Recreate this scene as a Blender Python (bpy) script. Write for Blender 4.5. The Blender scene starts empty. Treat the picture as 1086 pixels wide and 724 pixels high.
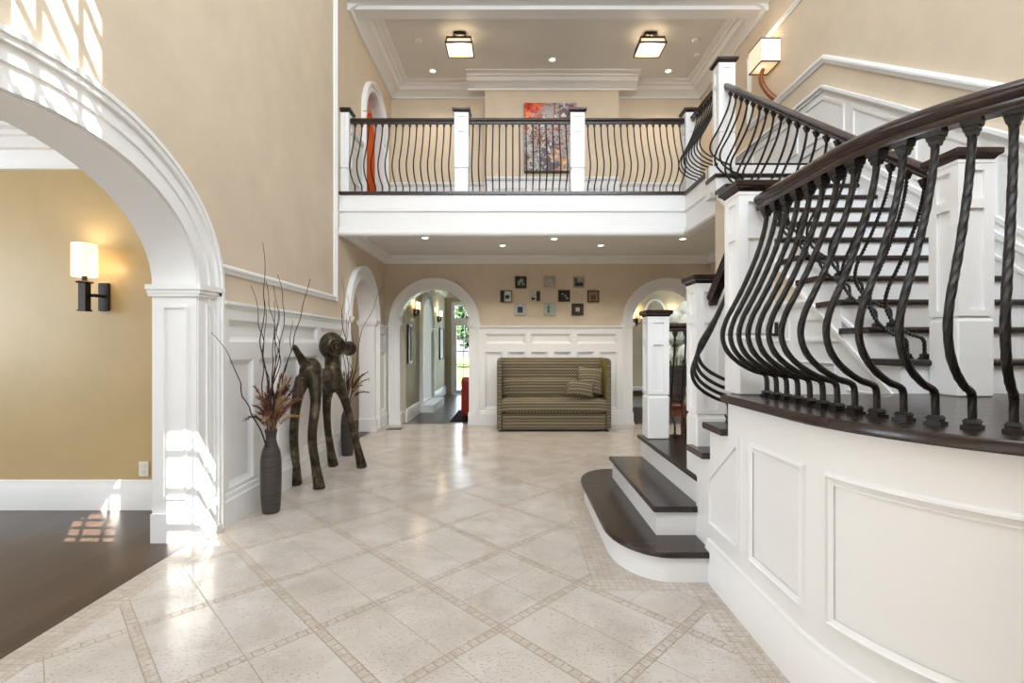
import bpy, bmesh, math, random
from math import sin, cos, pi, sqrt, radians
from mathutils import Vector, Matrix
random.seed(7)
SC = bpy.context.scene
COL = SC.collection

# ------------------------------------------------------------------ materials
class NT:
    def __init__(s, name):
        s.m = bpy.data.materials.new(name); s.m.use_nodes = True
        s.t = s.m.node_tree; s.b = s.t.nodes['Principled BSDF']
    def n(s, typ, **kw):
        nd = s.t.nodes.new(typ)
        for k, v in kw.items(): setattr(nd, k, v)
        return nd
    def L(s, a, b): s.t.links.new(a, b)
    def put(s, sock, val):
        if isinstance(val, bpy.types.NodeSocket): s.L(val, sock)
        elif val is not None: sock.default_value = val
    def math(s, op, a, b=None, c=None, clamp=False):
        nd = s.n('ShaderNodeMath', operation=op); nd.use_clamp = clamp
        s.put(nd.inputs[0], a)
        if b is not None: s.put(nd.inputs[1], b)
        if c is not None: s.put(nd.inputs[2], c)
        return nd.outputs[0]
    def coord(s, kind='Object'):
        return s.n('ShaderNodeTexCoord').outputs[kind]
    def xyz(s, v):
        nd = s.n('ShaderNodeSeparateXYZ'); s.L(v, nd.inputs[0]); return nd.outputs
    def comb(s, x, y, z=0.0):
        nd = s.n('ShaderNodeCombineXYZ')
        for i, q in enumerate((x, y, z)): s.put(nd.inputs[i], q)
        return nd.outputs[0]
    def noise(s, v, scale, detail=3.0, rough=.5, dist=0.0, col=False):
        nd = s.n('ShaderNodeTexNoise'); nd.inputs['Scale'].default_value = scale
        nd.inputs['Detail'].default_value = detail; nd.inputs['Roughness'].default_value = rough
        nd.inputs['Distortion'].default_value = dist
        if v is not None: s.L(v, nd.inputs['Vector'])
        return nd.outputs['Color' if col else 0]
    def voro(s, v, scale, out='Color', feature='F1'):
        nd = s.n('ShaderNodeTexVoronoi'); nd.feature = feature
        nd.inputs['Scale'].default_value = scale
        if v is not None: s.L(v, nd.inputs['Vector'])
        return nd.outputs[out]
    def white(s, v):
        nd = s.n('ShaderNodeTexWhiteNoise'); s.L(v, nd.inputs['Vector']); return nd.outputs['Value']
    def ramp(s, f, stops, interp='LINEAR'):
        nd = s.n('ShaderNodeValToRGB'); nd.color_ramp.interpolation = interp
        e = nd.color_ramp.elements
        while len(e) < len(stops): e.new(.5)
        for i, (p, c) in enumerate(stops):
            e[i].position = p; e[i].color = (*c, 1)
        s.L(f, nd.inputs[0]); return nd.outputs[0]
    def mix(s, f, a, b, blend='MIX'):
        nd = s.n('ShaderNodeMix', data_type='RGBA', blend_type=blend)
        s.put(nd.inputs[0], f)
        s.put(nd.inputs[6], a if isinstance(a, bpy.types.NodeSocket) else (*a, 1))
        s.put(nd.inputs[7], b if isinstance(b, bpy.types.NodeSocket) else (*b, 1))
        return nd.outputs[2]
    def maprange(s, f, a, b, c, d):
        nd = s.n('ShaderNodeMapRange')
        s.put(nd.inputs[0], f)
        for i, q in enumerate((a, b, c, d)): nd.inputs[i+1].default_value = q
        return nd.outputs[0]
    def bump(s, h, strength=.2, dist=.01):
        nd = s.n('ShaderNodeBump'); nd.inputs['Strength'].default_value = strength
        nd.inputs['Distance'].default_value = dist; s.L(h, nd.inputs['Height'])
        s.L(nd.outputs[0], s.b.inputs['Normal'])
    def fin(s, base=None, rough=None, metal=None, spec=None, coat=None):
        for k, q in (('Base Color', base), ('Roughness', rough), ('Metallic', metal),
                     ('Specular IOR Level', spec), ('Coat Weight', coat)):
            if q is None: continue
            if isinstance(q, tuple): q = (*q, 1)
            s.put(s.b.inputs[k], q)
        return s.m

def srgb(r, g, b):
    f = lambda c: c/12.92 if c <= .04045 else ((c+.055)/1.055)**2.4
    return (f(r/255), f(g/255), f(b/255))

def mottled(name, c, amt=.06, scale=3.0, rough=.6, spec=.4, bump=.0):
    t = NT(name); co = t.coord()
    n = t.noise(co, scale, 4, .6)
    dk = tuple(q*(1-amt) for q in c); lt = tuple(min(1, q*(1+amt)) for q in c)
    col = t.ramp(n, [(.3, dk), (.7, lt)])
    if bump: t.bump(t.noise(co, scale*14, 3), bump, .004)
    return t.fin(col, rough, None, spec)

def emit(name, c, s, base=(.8, .8, .8)):
    t = NT(name); n = t.noise(t.coord(), 3.0, 2)
    col = t.mix(n, tuple(q*.94 for q in c), c)
    t.L(col, t.b.inputs['Emission Color']); t.b.inputs['Emission Strength'].default_value = s
    return t.fin(base, .6)

M = {}
M['white'] = mottled('white_paint', srgb(236, 236, 236), .012, 2, .38, .4)
M['ceil'] = mottled('ceiling_paint', srgb(226, 224, 221), .01, 2, .7, .3)
M['tan'] = mottled('tan_plaster', srgb(212, 197, 176), .05, 2.6, .62, .3)
M['olive'] = mottled('ochre_plaster', srgb(192, 169, 124), .05, 2.2, .38, .4)
M['sage'] = mottled('sage_plaster', srgb(184, 176, 150), .04, 2.2, .6, .3)
M['orange'] = mottled('orange_plaster', srgb(214, 120, 62), .05, 2.2, .6, .3)
M['cream'] = mottled('cream_plaster', srgb(226, 216, 198), .03, 2.2, .6, .3)

def wood(name, c1, c2, plank=None, rough=.25, axis=0, gapf=.035):
    t = NT(name); co = t.coord(); x, y, z = t.xyz(co)
    along, across = (x, y) if axis == 0 else (y, x)
    st = t.comb(t.math('MULTIPLY', along, 1.5), t.math('MULTIPLY', across, 26.0), t.math('MULTIPLY', z, 26.0))
    g = t.noise(st, 1.6, 5, .6, .4)
    col = t.ramp(g, [(.25, c1), (.75, c2)])
    if plank:
        k = t.math('DIVIDE', across, plank); fl = t.math('FLOOR', k)
        w = t.white(t.comb(fl, t.math('FLOOR', t.math('ADD', t.math('DIVIDE', along, 1.3), t.math('MULTIPLY', fl, .37))), 0.0))
        col = t.mix(t.math('MULTIPLY', w, .5), col, tuple(q*.55 for q in c1))
        gap = t.math('LESS_THAN', t.math('FRACT', k), gapf)
        col = t.mix(gap, col, tuple(q*.3 for q in c1))
    rr = t.maprange(g, 0, 1, rough-.06, rough+.08)
    return t.fin(col, rr, None, .5)
M['dark'] = wood('espresso_wood', srgb(36, 26, 24), srgb(54, 40, 35), None, .24)
M['darky'] = wood('espresso_wood_lengthwise', srgb(36, 26, 24), srgb(54, 40, 35), .09, .24, 1, .02)
t = NT('polished_rail_wood'); n = t.noise(t.coord(), 3, 3); M['rail'] = t.fin(t.ramp(n, [(.3, srgb(38, 25, 22)), (.7, srgb(52, 35, 30))]), .24, None, .5)
M['planks'] = wood('dark_plank_floor', srgb(58, 44, 36), srgb(84, 66, 53), .083, .3, 1)
M['redwood'] = wood('reddish_table_wood', srgb(92, 46, 26), srgb(140, 78, 46), None, .3)
M['armwood'] = wood('amber_wood', srgb(110, 60, 26), srgb(160, 98, 50), None, .3)
M['doorwood'] = wood('brown_door_wood', srgb(70, 36, 22), srgb(104, 58, 38), None, .3)

t = NT('hammered_iron'); co = t.coord(); n = t.noise(co, 60, 3)
t.bump(n, .35, .004); M['iron'] = t.fin(t.ramp(n, [(.3, srgb(26, 24, 24)), (.8, srgb(48, 45, 43))]), .42, .35)
t = NT('black_metal'); n = t.noise(t.coord(), 40, 3)
M['blackmetal'] = t.fin(t.ramp(n, [(.3, srgb(34, 28, 24)), (.8, srgb(54, 46, 40))]), .4, .5)
t = NT('aged_bronze'); co = t.coord(); n = t.noise(co, 9, 6, .65, .6); n2 = t.noise(co, 45, 4)
t.bump(n2, .7, .012)
M['bronze'] = t.fin(t.ramp(n, [(.3, srgb(34, 29, 24)), (.52, srgb(72, 63, 50)), (.74, srgb(132, 118, 96))]), .38, .75)
t = NT('charcoal_ceramic'); co = t.coord(); x, y, z = t.xyz(co)
n = t.noise(t.comb(t.math('MULTIPLY', x, 4.0), t.math('MULTIPLY', y, 4.0), t.math('MULTIPLY', z, 60.0)), 1.5, 3)
t.bump(n, .25, .004); M['vase'] = t.fin(t.ramp(n, [(.3, srgb(50, 44, 43)), (.7, srgb(74, 66, 64))]), .38)
M['twig'] = mottled('dry_twig_bark', srgb(66, 50, 46), .25, 20, .8, .2)
M['plume'] = mottled('dried_plume_russet', srgb(138, 88, 76), .3, 12, .9, .1)
M['dusky'] = mottled('dried_plume_dusky', srgb(96, 68, 66), .3, 12, .9, .1)
M['straw'] = mottled('dried_straw_stem', srgb(176, 150, 112), .25, 12, .9, .1)
M['petal'] = mottled('white_petals', srgb(238, 240, 228), .06, 30, .7, .2)
M['leaf'] = mottled('green_leaves', srgb(64, 92, 44), .25, 16, .5, .3)
M['red'] = mottled('red_leather', srgb(140, 34, 22), .12, 6, .4, .4)
M['rugdark'] = mottled('dark_rug_pile', srgb(46, 34, 36), .3, 30, .95, .1)
M['silver'] = mottled('silver_frame', srgb(178, 170, 160), .1, 20, .35, .5)
M['plate'] = mottled('white_plastic', srgb(232, 230, 226), .01, 10, .4, .4)
M['greystone'] = mottled('grey_slate', srgb(112, 112, 116), .15, 5, .35, .4)
M['linen'] = mottled('linen_shade_trim', srgb(90, 70, 52), .1, 10, .6)
M['shade'] = emit('lit_fabric_shade', srgb(255, 216, 150), 1.9)
M['shade2'] = emit('lit_parchment_shade', srgb(255, 214, 150), .55)
M['lantern'] = emit('lit_frosted_lantern_glass', srgb(255, 222, 160), .65)
M['bulb'] = emit('lit_downlight_lens', srgb(255, 244, 224), 9.0)
M['flame'] = emit('candle_glow', srgb(255, 210, 140), 4.0)
t = NT('mirror_glass'); M['mirror'] = t.fin(srgb(205, 210, 210), t.maprange(t.noise(t.coord(), 2), 0, 1, .02, .05), 1.0)
t = NT('clear_window_glass')
gl = t.n('ShaderNodeBsdfGlossy'); gl.inputs['Roughness'].default_value = .02
tr = t.n('ShaderNodeBsdfTransparent'); fr = t.n('ShaderNodeValue'); fr.outputs[0].default_value = .06
mx = t.n('ShaderNodeMixShader'); t.L(fr.outputs[0], mx.inputs[0]); t.L(tr.outputs[0], mx.inputs[1]); t.L(gl.outputs[0], mx.inputs[2])
tint = t.noise(t.coord(), 1.0); t.L(t.ramp(tint, [(0, (.96, .98, .98)), (1, (1, 1, 1))]), tr.inputs[0])
t.L(mx.outputs[0], t.t.nodes['Material Output'].inputs[0]); M['glass'] = t.m
M['grass'] = mottled('lawn_grass', srgb(120, 160, 80), .25, 8, .9, .1)
M['hedge'] = mottled('hedge_leaves', srgb(58, 82, 46), .45, 9, .8, .2)
M['paving'] = mottled('pale_patio_stone', srgb(206, 200, 190), .06, 4, .7)

# travertine floor with mosaic bands
def floor_material():
    t = NT('travertine_mosaic_floor'); co = t.coord(); x, y, z = t.xyz(co)
    W = .4375
    p = t.math('ADD', x, .932); q = t.math('MULTIPLY', t.math('SUBTRACT', y, 2.45), W/.4655)
    u = t.math('DIVIDE', t.math('ADD', p, q), 2*W); v = t.math('DIVIDE', t.math('SUBTRACT', q, p), 2*W)
    fu = t.math('FRACT', u); fv = t.math('FRACT', v)
    edge = lambda f: t.math('MINIMUM', f, t.math('SUBTRACT', 1.0, f))
    du, dv = edge(fu), edge(fv); HB = .036
    bu = t.math('LESS_THAN', du, HB); bv = t.math('LESS_THAN', dv, HB)
    gu = t.math('LESS_THAN', t.math('ABSOLUTE', t.math('SUBTRACT', du, HB)), .0055)
    gv = t.math('LESS_THAN', t.math('ABSOLUTE', t.math('SUBTRACT', dv, HB)), .0055)
    K = 13.0
    mu = t.math('MULTIPLY', bu, t.math('LESS_THAN', t.math('FRACT', t.math('MULTIPLY', v, K)), .13))
    mv = t.math('MULTIPLY', bv, t.math('LESS_THAN', t.math('FRACT', t.math('MULTIPLY', u, K)), .13))
    half = t.math('LESS_THAN', t.math('ABSOLUTE', t.math('SUBTRACT', fu, .5)), .0042)
    par = t.math('FLOORED_MODULO', t.math('ADD', t.math('FLOOR', u), t.math('FLOOR', v)), 3.0)
    chk = t.math('LESS_THAN', par, .5)
    half2 = t.math('MULTIPLY', chk, t.math('LESS_THAN', t.math('ABSOLUTE', t.math('SUBTRACT', fv, .5)), .0042))
    band = t.math('MAXIMUM', bu, bv)
    grout = t.math('MAXIMUM', t.math('MAXIMUM', t.math('MAXIMUM', gu, gv), t.math('MAXIMUM', mu, mv)), t.math('MAXIMUM', half, half2))
    # borders of small tiles
    def rect(x0, x1, y0, y1):
        a = t.math('MULTIPLY', t.math('GREATER_THAN', x, x0), t.math('LESS_THAN', x, x1))
        b = t.math('MULTIPLY', t.math('GREATER_THAN', y, y0), t.math('LESS_THAN', y, y1))
        return t.math('MULTIPLY', a, b)
    brd = t.math('MAXIMUM', rect(-2.6, -2.035, -1, 3.62), t.math('MAXIMUM', rect(.985, 3, -1, 2.83), rect(.455, 3, 2.82, 5.0)))
    sm = t.math('MAXIMUM', t.math('LESS_THAN', t.math('FRACT', t.math('DIVIDE', x, .0417)), .1),
                t.math('LESS_THAN', t.math('FRACT', t.math('DIVIDE', y, .0417)), .1))
    grout = t.math('ADD', t.math('MULTIPLY', grout, t.math('SUBTRACT', 1.0, brd)), t.math('MULTIPLY', sm, brd))
    small = t.math('MAXIMUM', band, brd)
    # colours
    cell = t.white(t.comb(t.math('FLOOR', t.math('MULTIPLY', u, 2.0)), t.math('FLOOR', v), t.math('MULTIPLY', chk, t.math('FLOOR', t.math('MULTIPLY', v, 2.0)))))
    cell2 = t.white(t.comb(t.math('FLOOR', t.math('MULTIPLY', u, K)), t.math('FLOOR', t.math('MULTIPLY', v, K)), t.math('FLOOR', t.math('MULTIPLY', y, 24.0))))
    n = t.noise(co, 3.2, 6, .62, .5)
    base = t.ramp(n, [(.28, srgb(184, 175, 166)), (.5, srgb(200, 193, 186)), (.75, srgb(214, 208, 203))])
    base = t.mix(t.math('MULTIPLY', cell, .30), base, srgb(194, 184, 172))
    base = t.mix(t.math('MULTIPLY', t.math('MULTIPLY', small, cell2), .42), base, srgb(176, 156, 130))
    vein = t.voro(t.mix(.22, co, t.noise(co, 4, 3, col=True)), 1.3, 'Distance', 'DISTANCE_TO_EDGE')
    base = t.mix(t.math('MULTIPLY', t.math('LESS_THAN', vein, .005), .14), base, srgb(170, 156, 140))
    pit = t.noise(t.comb(t.math('MULTIPLY', x, 1.0), t.math('MULTIPLY', y, 1.6), 0.0), 58, 2, .5)
    dens = t.noise(co, 2.3, 2)
    pm = t.math('MULTIPLY', t.math('GREATER_THAN', pit, .615), t.math('GREATER_THAN', dens, .43))
    base = t.mix(t.math('MULTIPLY', pm, .6), base, srgb(136, 120, 104))
    col = t.mix(t.math('MULTIPLY', grout, .62), base, srgb(136, 118, 98))
    rough = t.math('ADD', .17, t.math('MULTIPLY', t.math('MAXIMUM', grout, pm), .4))
    t.bump(t.math('SUBTRACT', 1.0, t.math('MAXIMUM', grout, t.math('MULTIPLY', pm, .5))), .12, .003)
    return t.fin(col, rough, None, .45)
M['floor'] = floor_material()

def zigzag(name, seed=0.0):
    t = NT(name); co = t.coord(); x, y, z = t.xyz(co)
    h = t.math('ADD', z, t.math('MULTIPLY', y, .85))
    w = t.math('ADD', x, t.math('MULTIPLY', y, .4))
    zz = t.math('MULTIPLY', t.math('ABSOLUTE', t.math('SUBTRACT', t.math('FRACT', t.math('DIVIDE', w, .05)), .5)), .05)
    hh = t.math('FRACT', t.math('DIVIDE', t.math('ADD', t.math('ADD', h, zz), seed), .098))
    col = t.ramp(hh, [(0, srgb(28, 24, 22)), (.17, srgb(108, 98, 76)), (.32, srgb(162, 151, 128)), (.44, srgb(46, 40, 34)),
                      (.58, srgb(122, 112, 84)), (.74, srgb(78, 70, 54)), (.86, srgb(190, 178, 156))], 'CONSTANT')
    col = t.mix(t.math('MULTIPLY', t.noise(co, 90, 2), .3), col, srgb(92, 84, 60))
    return t.fin(col, .9, None, .15)
M['zig'] = zigzag('flame_stitch_fabric'); M['zig2'] = zigzag('flame_stitch_cushion_fabric', .03)
M['olivefab'] = mottled('olive_fabric', srgb(140, 128, 62), .1, 30, .9, .1)
M['piping'] = mottled('taupe_piping', srgb(120, 100, 84), .1, 30, .9, .1)

def abstract(name, seed, scale, stops):
    t = NT(name); co = t.coord(); x, y, z = t.xyz(co)
    v = t.comb(t.math('ADD', x, seed), t.math('ADD', z, seed*1.7), 0.0)
    ds = t.mix(.35, v, t.noise(v, scale*.9, 4, .6, .8, col=True))
    c = t.xyz(t.voro(ds, scale))
    k = t.math('MULTIPLY', t.math('ADD', c[0], t.noise(v, scale*2.5, 4)), .62)
    col = t.ramp(k, stops, 'CONSTANT')
    return t, co, v, col
def painting_mat():
    t, co, v, col = abstract('abstract_canvas', 3.1, 5.0, [(0, srgb(58, 52, 60)), (.26, srgb(150, 142, 146)), (.38, srgb(120, 78, 60)),
        (.46, srgb(176, 178, 176)), (.56, srgb(120, 132, 140)), (.63, srgb(206, 146, 92)), (.7, srgb(196, 190, 184)), (.84, srgb(96, 84, 96))])
    x, y, z = t.xyz(co)
    n = t.noise(v, 5, 3)
    corner = t.math('ADD', t.math('MULTIPLY', x, -1.3), t.math('MULTIPLY', z, 1.0))
    hot = t.maprange(t.math('ADD', corner, n), 1.1, 1.42, 0, 1)
    ec = t.ramp(t.noise(v, 9, 3), [(.3, srgb(110, 24, 18)), (.48, srgb(206, 54, 22)), (.6, srgb(226, 120, 40)), (.75, srgb(236, 176, 70))])
    col = t.mix(hot, col, ec)
    c2 = t.math('ADD', t.math('MULTIPLY', x, 1.2), t.math('MULTIPLY', z, -.55))
    col = t.mix(t.maprange(t.math('ADD', c2, n), 1.12, 1.3, 0, .9), col, ec)
    return t.fin(col, .6)
M['painting'] = painting_mat()

# ------------------------------------------------------------------ mesh builder
class MB:
    def __init__(s): s.v = []; s.f = []
    def add(s, vs, fs):
        o = len(s.v); s.v += [tuple(q) for q in vs]; s.f += [tuple(i+o for i in f) for f in fs]
    def box(s, x0, x1, y0, y1, z0, z1):
        s.add([(x0,y0,z0),(x1,y0,z0),(x1,y1,z0),(x0,y1,z0),(x0,y0,z1),(x1,y0,z1),(x1,y1,z1),(x0,y1,z1)],
              [(0,3,2,1),(4,5,6,7),(0,1,5,4),(1,2,6,5),(2,3,7,6),(3,0,4,7)])
    def cbox(s, x0, x1, y0, y1, z0, z1, c=.01):          # chamfered top and upright edges
        a = [(x0+c,y0),(x1-c,y0),(x1,y0+c),(x1,y1-c),(x1-c,y1),(x0+c,y1),(x0,y1-c),(x0,y0+c)]
        cx, cy = (x0+x1)/2, (y0+y1)/2
        def ring(k, z):
            fx = (abs(x1-x0)-2*k)/abs(x1-x0); fy = (abs(y1-y0)-2*k)/abs(y1-y0)
            return [(cx+(px-cx)*fx, cy+(py-cy)*fy, z) for px, py in a]
        s.loft([ring(c, z0), ring(0, z0+c), ring(0, z1-c), ring(c, z1)])
    def loft(s, rings, cap=True, close=True):
        n = len(rings[0]); vs = [q for r in rings for q in r]; fs = []
        for i in range(len(rings)-1):
            for j in range(n if close else n-1):
                k = (j+1) % n
                fs.append((i*n+j, i*n+k, (i+1)*n+k, (i+1)*n+j))
        if cap: fs.append(tuple(range(n))[::-1]); fs.append(tuple((len(rings)-1)*n+j for j in range(n)))
        s.add(vs, fs)
    def mbox(s, m, s0, s1, z0, z1, o0, o1, n=1):
        rings = []
        for i in range(n+1):
            q = s0+(s1-s0)*i/n
            rings.append([m(q,z0,o0), m(q,z0,o1), m(q,z1,o1), m(q,z1,o0)])
        s.loft(rings)
    def mstrip(s, m, a, b, o0, o1):                      # a, b: polylines of (s,z) edges of a strip
        s.loft([[m(*p, o0), m(*p, o1), m(*q, o1), m(*q, o0)] for p, q in zip(a, b)])
    def mprism(s, m, poly, o0, o1):
        s.loft([[m(a, b, o0) for a, b in poly], [m(a, b, o1) for a, b in poly]])
    def prism(s, poly, plane, c0, c1):
        f = {'YZ': lambda a, b, c: (c, a, b), 'XZ': lambda a, b, c: (a, c, b), 'XY': lambda a, b, c: (a, b, c)}[plane]
        s.loft([[f(a, b, c0) for a, b in poly], [f(a, b, c1) for a, b in poly]])
    def bevelrect(s, m, s0, s1, z0, z1, w, oo, oi, n=1):  # sloping frame faces from outer rectangle (oo) to inner (oi)
        for i in range(n):
            a, c = i/n, (i+1)/n
            A0, A1 = s0+(s1-s0)*a, s0+(s1-s0)*c; B0, B1 = s0+w+(s1-s0-2*w)*a, s0+w+(s1-s0-2*w)*c
            s.add([m(A0,z0,oo), m(A1,z0,oo), m(B1,z0+w,oi), m(B0,z0+w,oi)], [(0,1,2,3)])
            s.add([m(A0,z1,oo), m(A1,z1,oo), m(B1,z1-w,oi), m(B0,z1-w,oi)], [(3,2,1,0)])
        s.add([m(s0,z0,oo), m(s0+w,z0+w,oi), m(s0+w,z1-w,oi), m(s0,z1,oo)], [(0,1,2,3)])
        s.add([m(s1,z0,oo), m(s1-w,z0+w,oi), m(s1-w,z1-w,oi), m(s1,z1,oo)], [(3,2,1,0)])
    def profile(s, m, s0, s1, prof, n=1):                # prof: (o, z) polygon swept along s
        s.loft([[m(s0+(s1-s0)*i/n, z, o) for o, z in prof] for i in range(n+1)])
    def tube(s, path, r, n=8, twist=0.0, cap=True, flat=1.0):
        P = [Vector(p) for p in path]; N = len(P)
        R = r if isinstance(r, (list, tuple)) else [r]*N
        ref = Vector((0, 0, 1)); T0 = (P[1]-P[0]).normalized()
        if abs(T0.dot(ref)) > .9: ref = Vector((1, 0, 0))
        u = (ref - T0*ref.dot(T0)).normalized(); rings = []; ang = 0.0
        for i in range(N):
            T = (P[min(i+1, N-1)]-P[max(i-1, 0)]).normalized()
            u = (u - T*u.dot(T)).normalized(); w = T.cross(u)
            if i: ang += twist*(P[i]-P[i-1]).length
            rings.append([tuple(P[i]+(u*cos(ang+2*pi*k/n)+w*sin(ang+2*pi*k/n))*R[i]*(1 if k % 2 else flat)) for k in range(n)])
        s.loft(rings, cap)
    def sweep(s, path, prof, up=(0, 0, 1)):              # prof (side, up), upright ends
        P = [Vector(p) for p in path]; U = Vector(up); rings = []
        for i in range(len(P)):
            T = (P[min(i+1, len(P)-1)]-P[max(i-1, 0)]).normalized()
            S = T.cross(U).normalized()
            rings.append([tuple(P[i]+S*a+U*b) for a, b in prof])
        s.loft(rings)
    def lathe(s, prof, c=(0, 0, 0), n=24, cap=True):
        s.loft([[(c[0]+r*cos(2*pi*k/n), c[1]+r*sin(2*pi*k/n), c[2]+z) for k in range(n)] for r, z in prof], cap)
    def sphere(s, c, r, n=12, k=8, sq=(1, 1, 1)):
        s.loft([[(c[0]+r*sq[0]*sin(pi*(i+.02)/(k+.04))*cos(2*pi*j/n), c[1]+r*sq[1]*sin(pi*(i+.02)/(k+.04))*sin(2*pi*j/n),
                  c[2]-r*sq[2]*cos(pi*(i+.02)/(k+.04))) for j in range(n)] for i in range(k+1)])
    def quadcard(s, a, b, c, d): s.add([a, b, c, d], [(0, 1, 2, 3)])
    def build(s, name, mat, parent=None, smooth=0, origin=None, recalc=True):
        me = bpy.data.meshes.new(name)
        vs = s.v
        if origin: vs = [(a-origin[0], b-origin[1], c-origin[2]) for a, b, c in vs]
        me.from_pydata(vs, [], s.f); me.update()
        if recalc:
            bm = bmesh.new(); bm.from_mesh(me); bmesh.ops.recalc_face_normals(bm, faces=bm.faces); bm.to_mesh(me); bm.free()
        if smooth:
            me.polygons.foreach_set('use_smooth', [True]*len(me.polygons))
            me.set_sharp_from_angle(angle=radians(smooth))
        me.materials.append(M[mat] if isinstance(mat, str) else mat)
        o = bpy.data.objects.new(name, me); COL.objects.link(o)
        if parent:
            o.parent = parent
            base = Vector((0, 0, 0)); q = parent
            while q: base += q.location; q = q.parent
            o.location = (Vector(origin) if origin else Vector((0, 0, 0))) - base
        elif origin: o.location = origin
        return o

def tag(o, label, cat, group=None, kind=None):
    o['label'] = label; o['category'] = cat
    if group: o['group'] = group
    if kind: o['kind'] = kind
    return o
def struct(o, label, cat): return tag(o, label, cat, None, 'structure')
def empty(name, loc, label, cat, group=None):
    o = bpy.data.objects.new(name, None); COL.objects.link(o); o.location = loc; o.empty_display_size = .1
    return tag(o, label, cat, group)
def copy_tree(o, parent=None):
    c = o.copy(); COL.objects.link(c)
    if parent: c.parent = parent
    for ch in list(o.children): copy_tree(ch, c)
    return c

# ------------------------------------------------------------------ key dimensions
XL, XR, YB, YF = -2.17, 3.38, 8.74, -.6        # left wall, right wall, back wall, front wall
TW = .28                                        # left wall thickness
RISE, GO = .182, .2477
ZL, ZF, ZS, ZC = 6*RISE, 18*RISE, 2.86, 5.95   # landing, gallery floor, soffit, gallery ceiling
YG = 6.45                                       # gallery front edge
XG = 2.19                                       # gallery side edge
TOP = 8.2
mapL = lambda s, z, o: (XL+o, s, z)
mapB = lambda s, z, o: (s, YB-o, z)
mapR = lambda s, z, o: (XR-o, s, z)
XU = 2.10
mapU = lambda s, z, o: (XU-o, s, z)

def arch_pts(c, zs, a, b, n=28, off=0.0):
    return [(c-(a+off)*cos(pi*i/n), zs+(b+off)*sin(pi*i/n)) for i in range(n+1)]
def wall_poly(u0, u1, z0, z1, arches):
    p = [(u0, z0)]
    for c, zs, a, b in arches:
        p += [(c-a, z0)] + arch_pts(c, zs, a, b) + [(c+a, z0)]
    return p + [(u1, z0), (u1, z1), (u0, z1)]

# ------------------------------------------------------------------ floors and walls
b = MB(); b.box(XL-.03, 3.6, YF, YB+.08, -.1, 0)
struct(b.build('floor', 'floor'), 'polished beige travertine floor laid diagonally with mosaic bands', 'floor')
b = MB(); b.box(-7, XL-.03, -1.2, 4.3, -.1, .002)
struct(b.build('floor_dining', 'planks'), 'dark plank floor of the side room beyond the wide arch', 'floor')
b = MB(); b.box(-5, XL-.03, 4.45, 9.4, -.1, .001)
struct(b.build('floor_study', 'planks'), 'dark wood floor beyond the narrow arch in the left wall', 'floor')
b = MB(); b.box(-5, 5.2, YB+.08, 14.4, -.1, .003)
struct(b.build('floor_rear', 'planks'), 'dark glossy floor of the hall behind the back arches', 'floor')

ARCH_BIG = (2.40, 1.75, 1.12, .70)
ARCH_L2 = (7.43, 1.72, .60, .60)
ARCH_UP = (8.07, 4.73, .55, .55)
ARCH_B1 = (-1.32, 1.72, .60, .60)
ARCH_B2 = (2.64, 1.72, .60, .60)
b = MB(); b.prism(wall_poly(YF, 6.2, 0, ZF, [ARCH_BIG]), 'YZ', XL-TW, XL); b.prism(wall_poly(6.2, 9.4, 0, ZF, [ARCH_L2]), 'YZ', XL-.21, XL)
b.prism(wall_poly(YF, YG+.3, ZF, TOP, []), 'YZ', XL-TW, XL)
b.prism(wall_poly(YG+.3, 9.4, ZF, TOP, [ARCH_UP]), 'YZ', XL-.12, XL)
struct(b.build('wall_left', 'tan'), 'tan plaster wall on the left, with the arches', 'wall')
b = MB(); b.prism(wall_poly(XL, XR, 0, ZS+.1, [ARCH_B1, ARCH_B2]), 'XZ', YB, YB+.2)
struct(b.build('wall_back', 'tan'), 'tan back wall under the gallery, with two arches', 'wall')
b = MB(); b.box(XR, XR+.2, YF, 9.4, 0, TOP)
struct(b.build('wall_right', 'tan'), 'tan plaster wall to the right of the stairs', 'wall')
b = MB(); b.box(XL, XR, 9.2, 9.4, ZF-.3, TOP); b.box(-.47, 1.85, 8.9, 9.2, ZF-.02, ZC)
struct(b.build('wall_gallery', 'tan'), 'tan wall at the back of the upper gallery, projecting in its middle', 'wall')

# front wall with two high windows (behind the camera)
SUN = Vector((-.7, 1, -1.4))
WA = (-.22, .26, 5.75, 7.9); WB = (.49, .98, 5.66, 6.70)
b = MB(); y0, y1 = YF-.12, YF
def wall_with_holes(b, x0, x1, z0, z1, holes, y0, y1):
    xs = sorted({x0, x1, *[h[0] for h in holes], *[h[1] for h in holes]})
    for a, c in zip(xs, xs[1:]):
        zz = z0
        for h in sorted([h for h in holes if h[0] <= a+1e-6 and h[1] >= c-1e-6], key=lambda h: h[2]):
            if h[2] > zz: b.box(a, c, y0, y1, zz, h[2])
            zz = h[3]
        if zz < z1: b.box(a, c, y0, y1, zz, z1)
WC = (-1.95, -.75, .05, 2.3)  # low opening added out of view, set left to light left-facing faces
wall_with_holes(b, XL-TW, XR+.2, 0, TOP, [WA, WB, WC], y0, y1)
struct(b.build('wall_front', 'tan'), 'tan front wall behind the viewpoint', 'wall')
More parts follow.
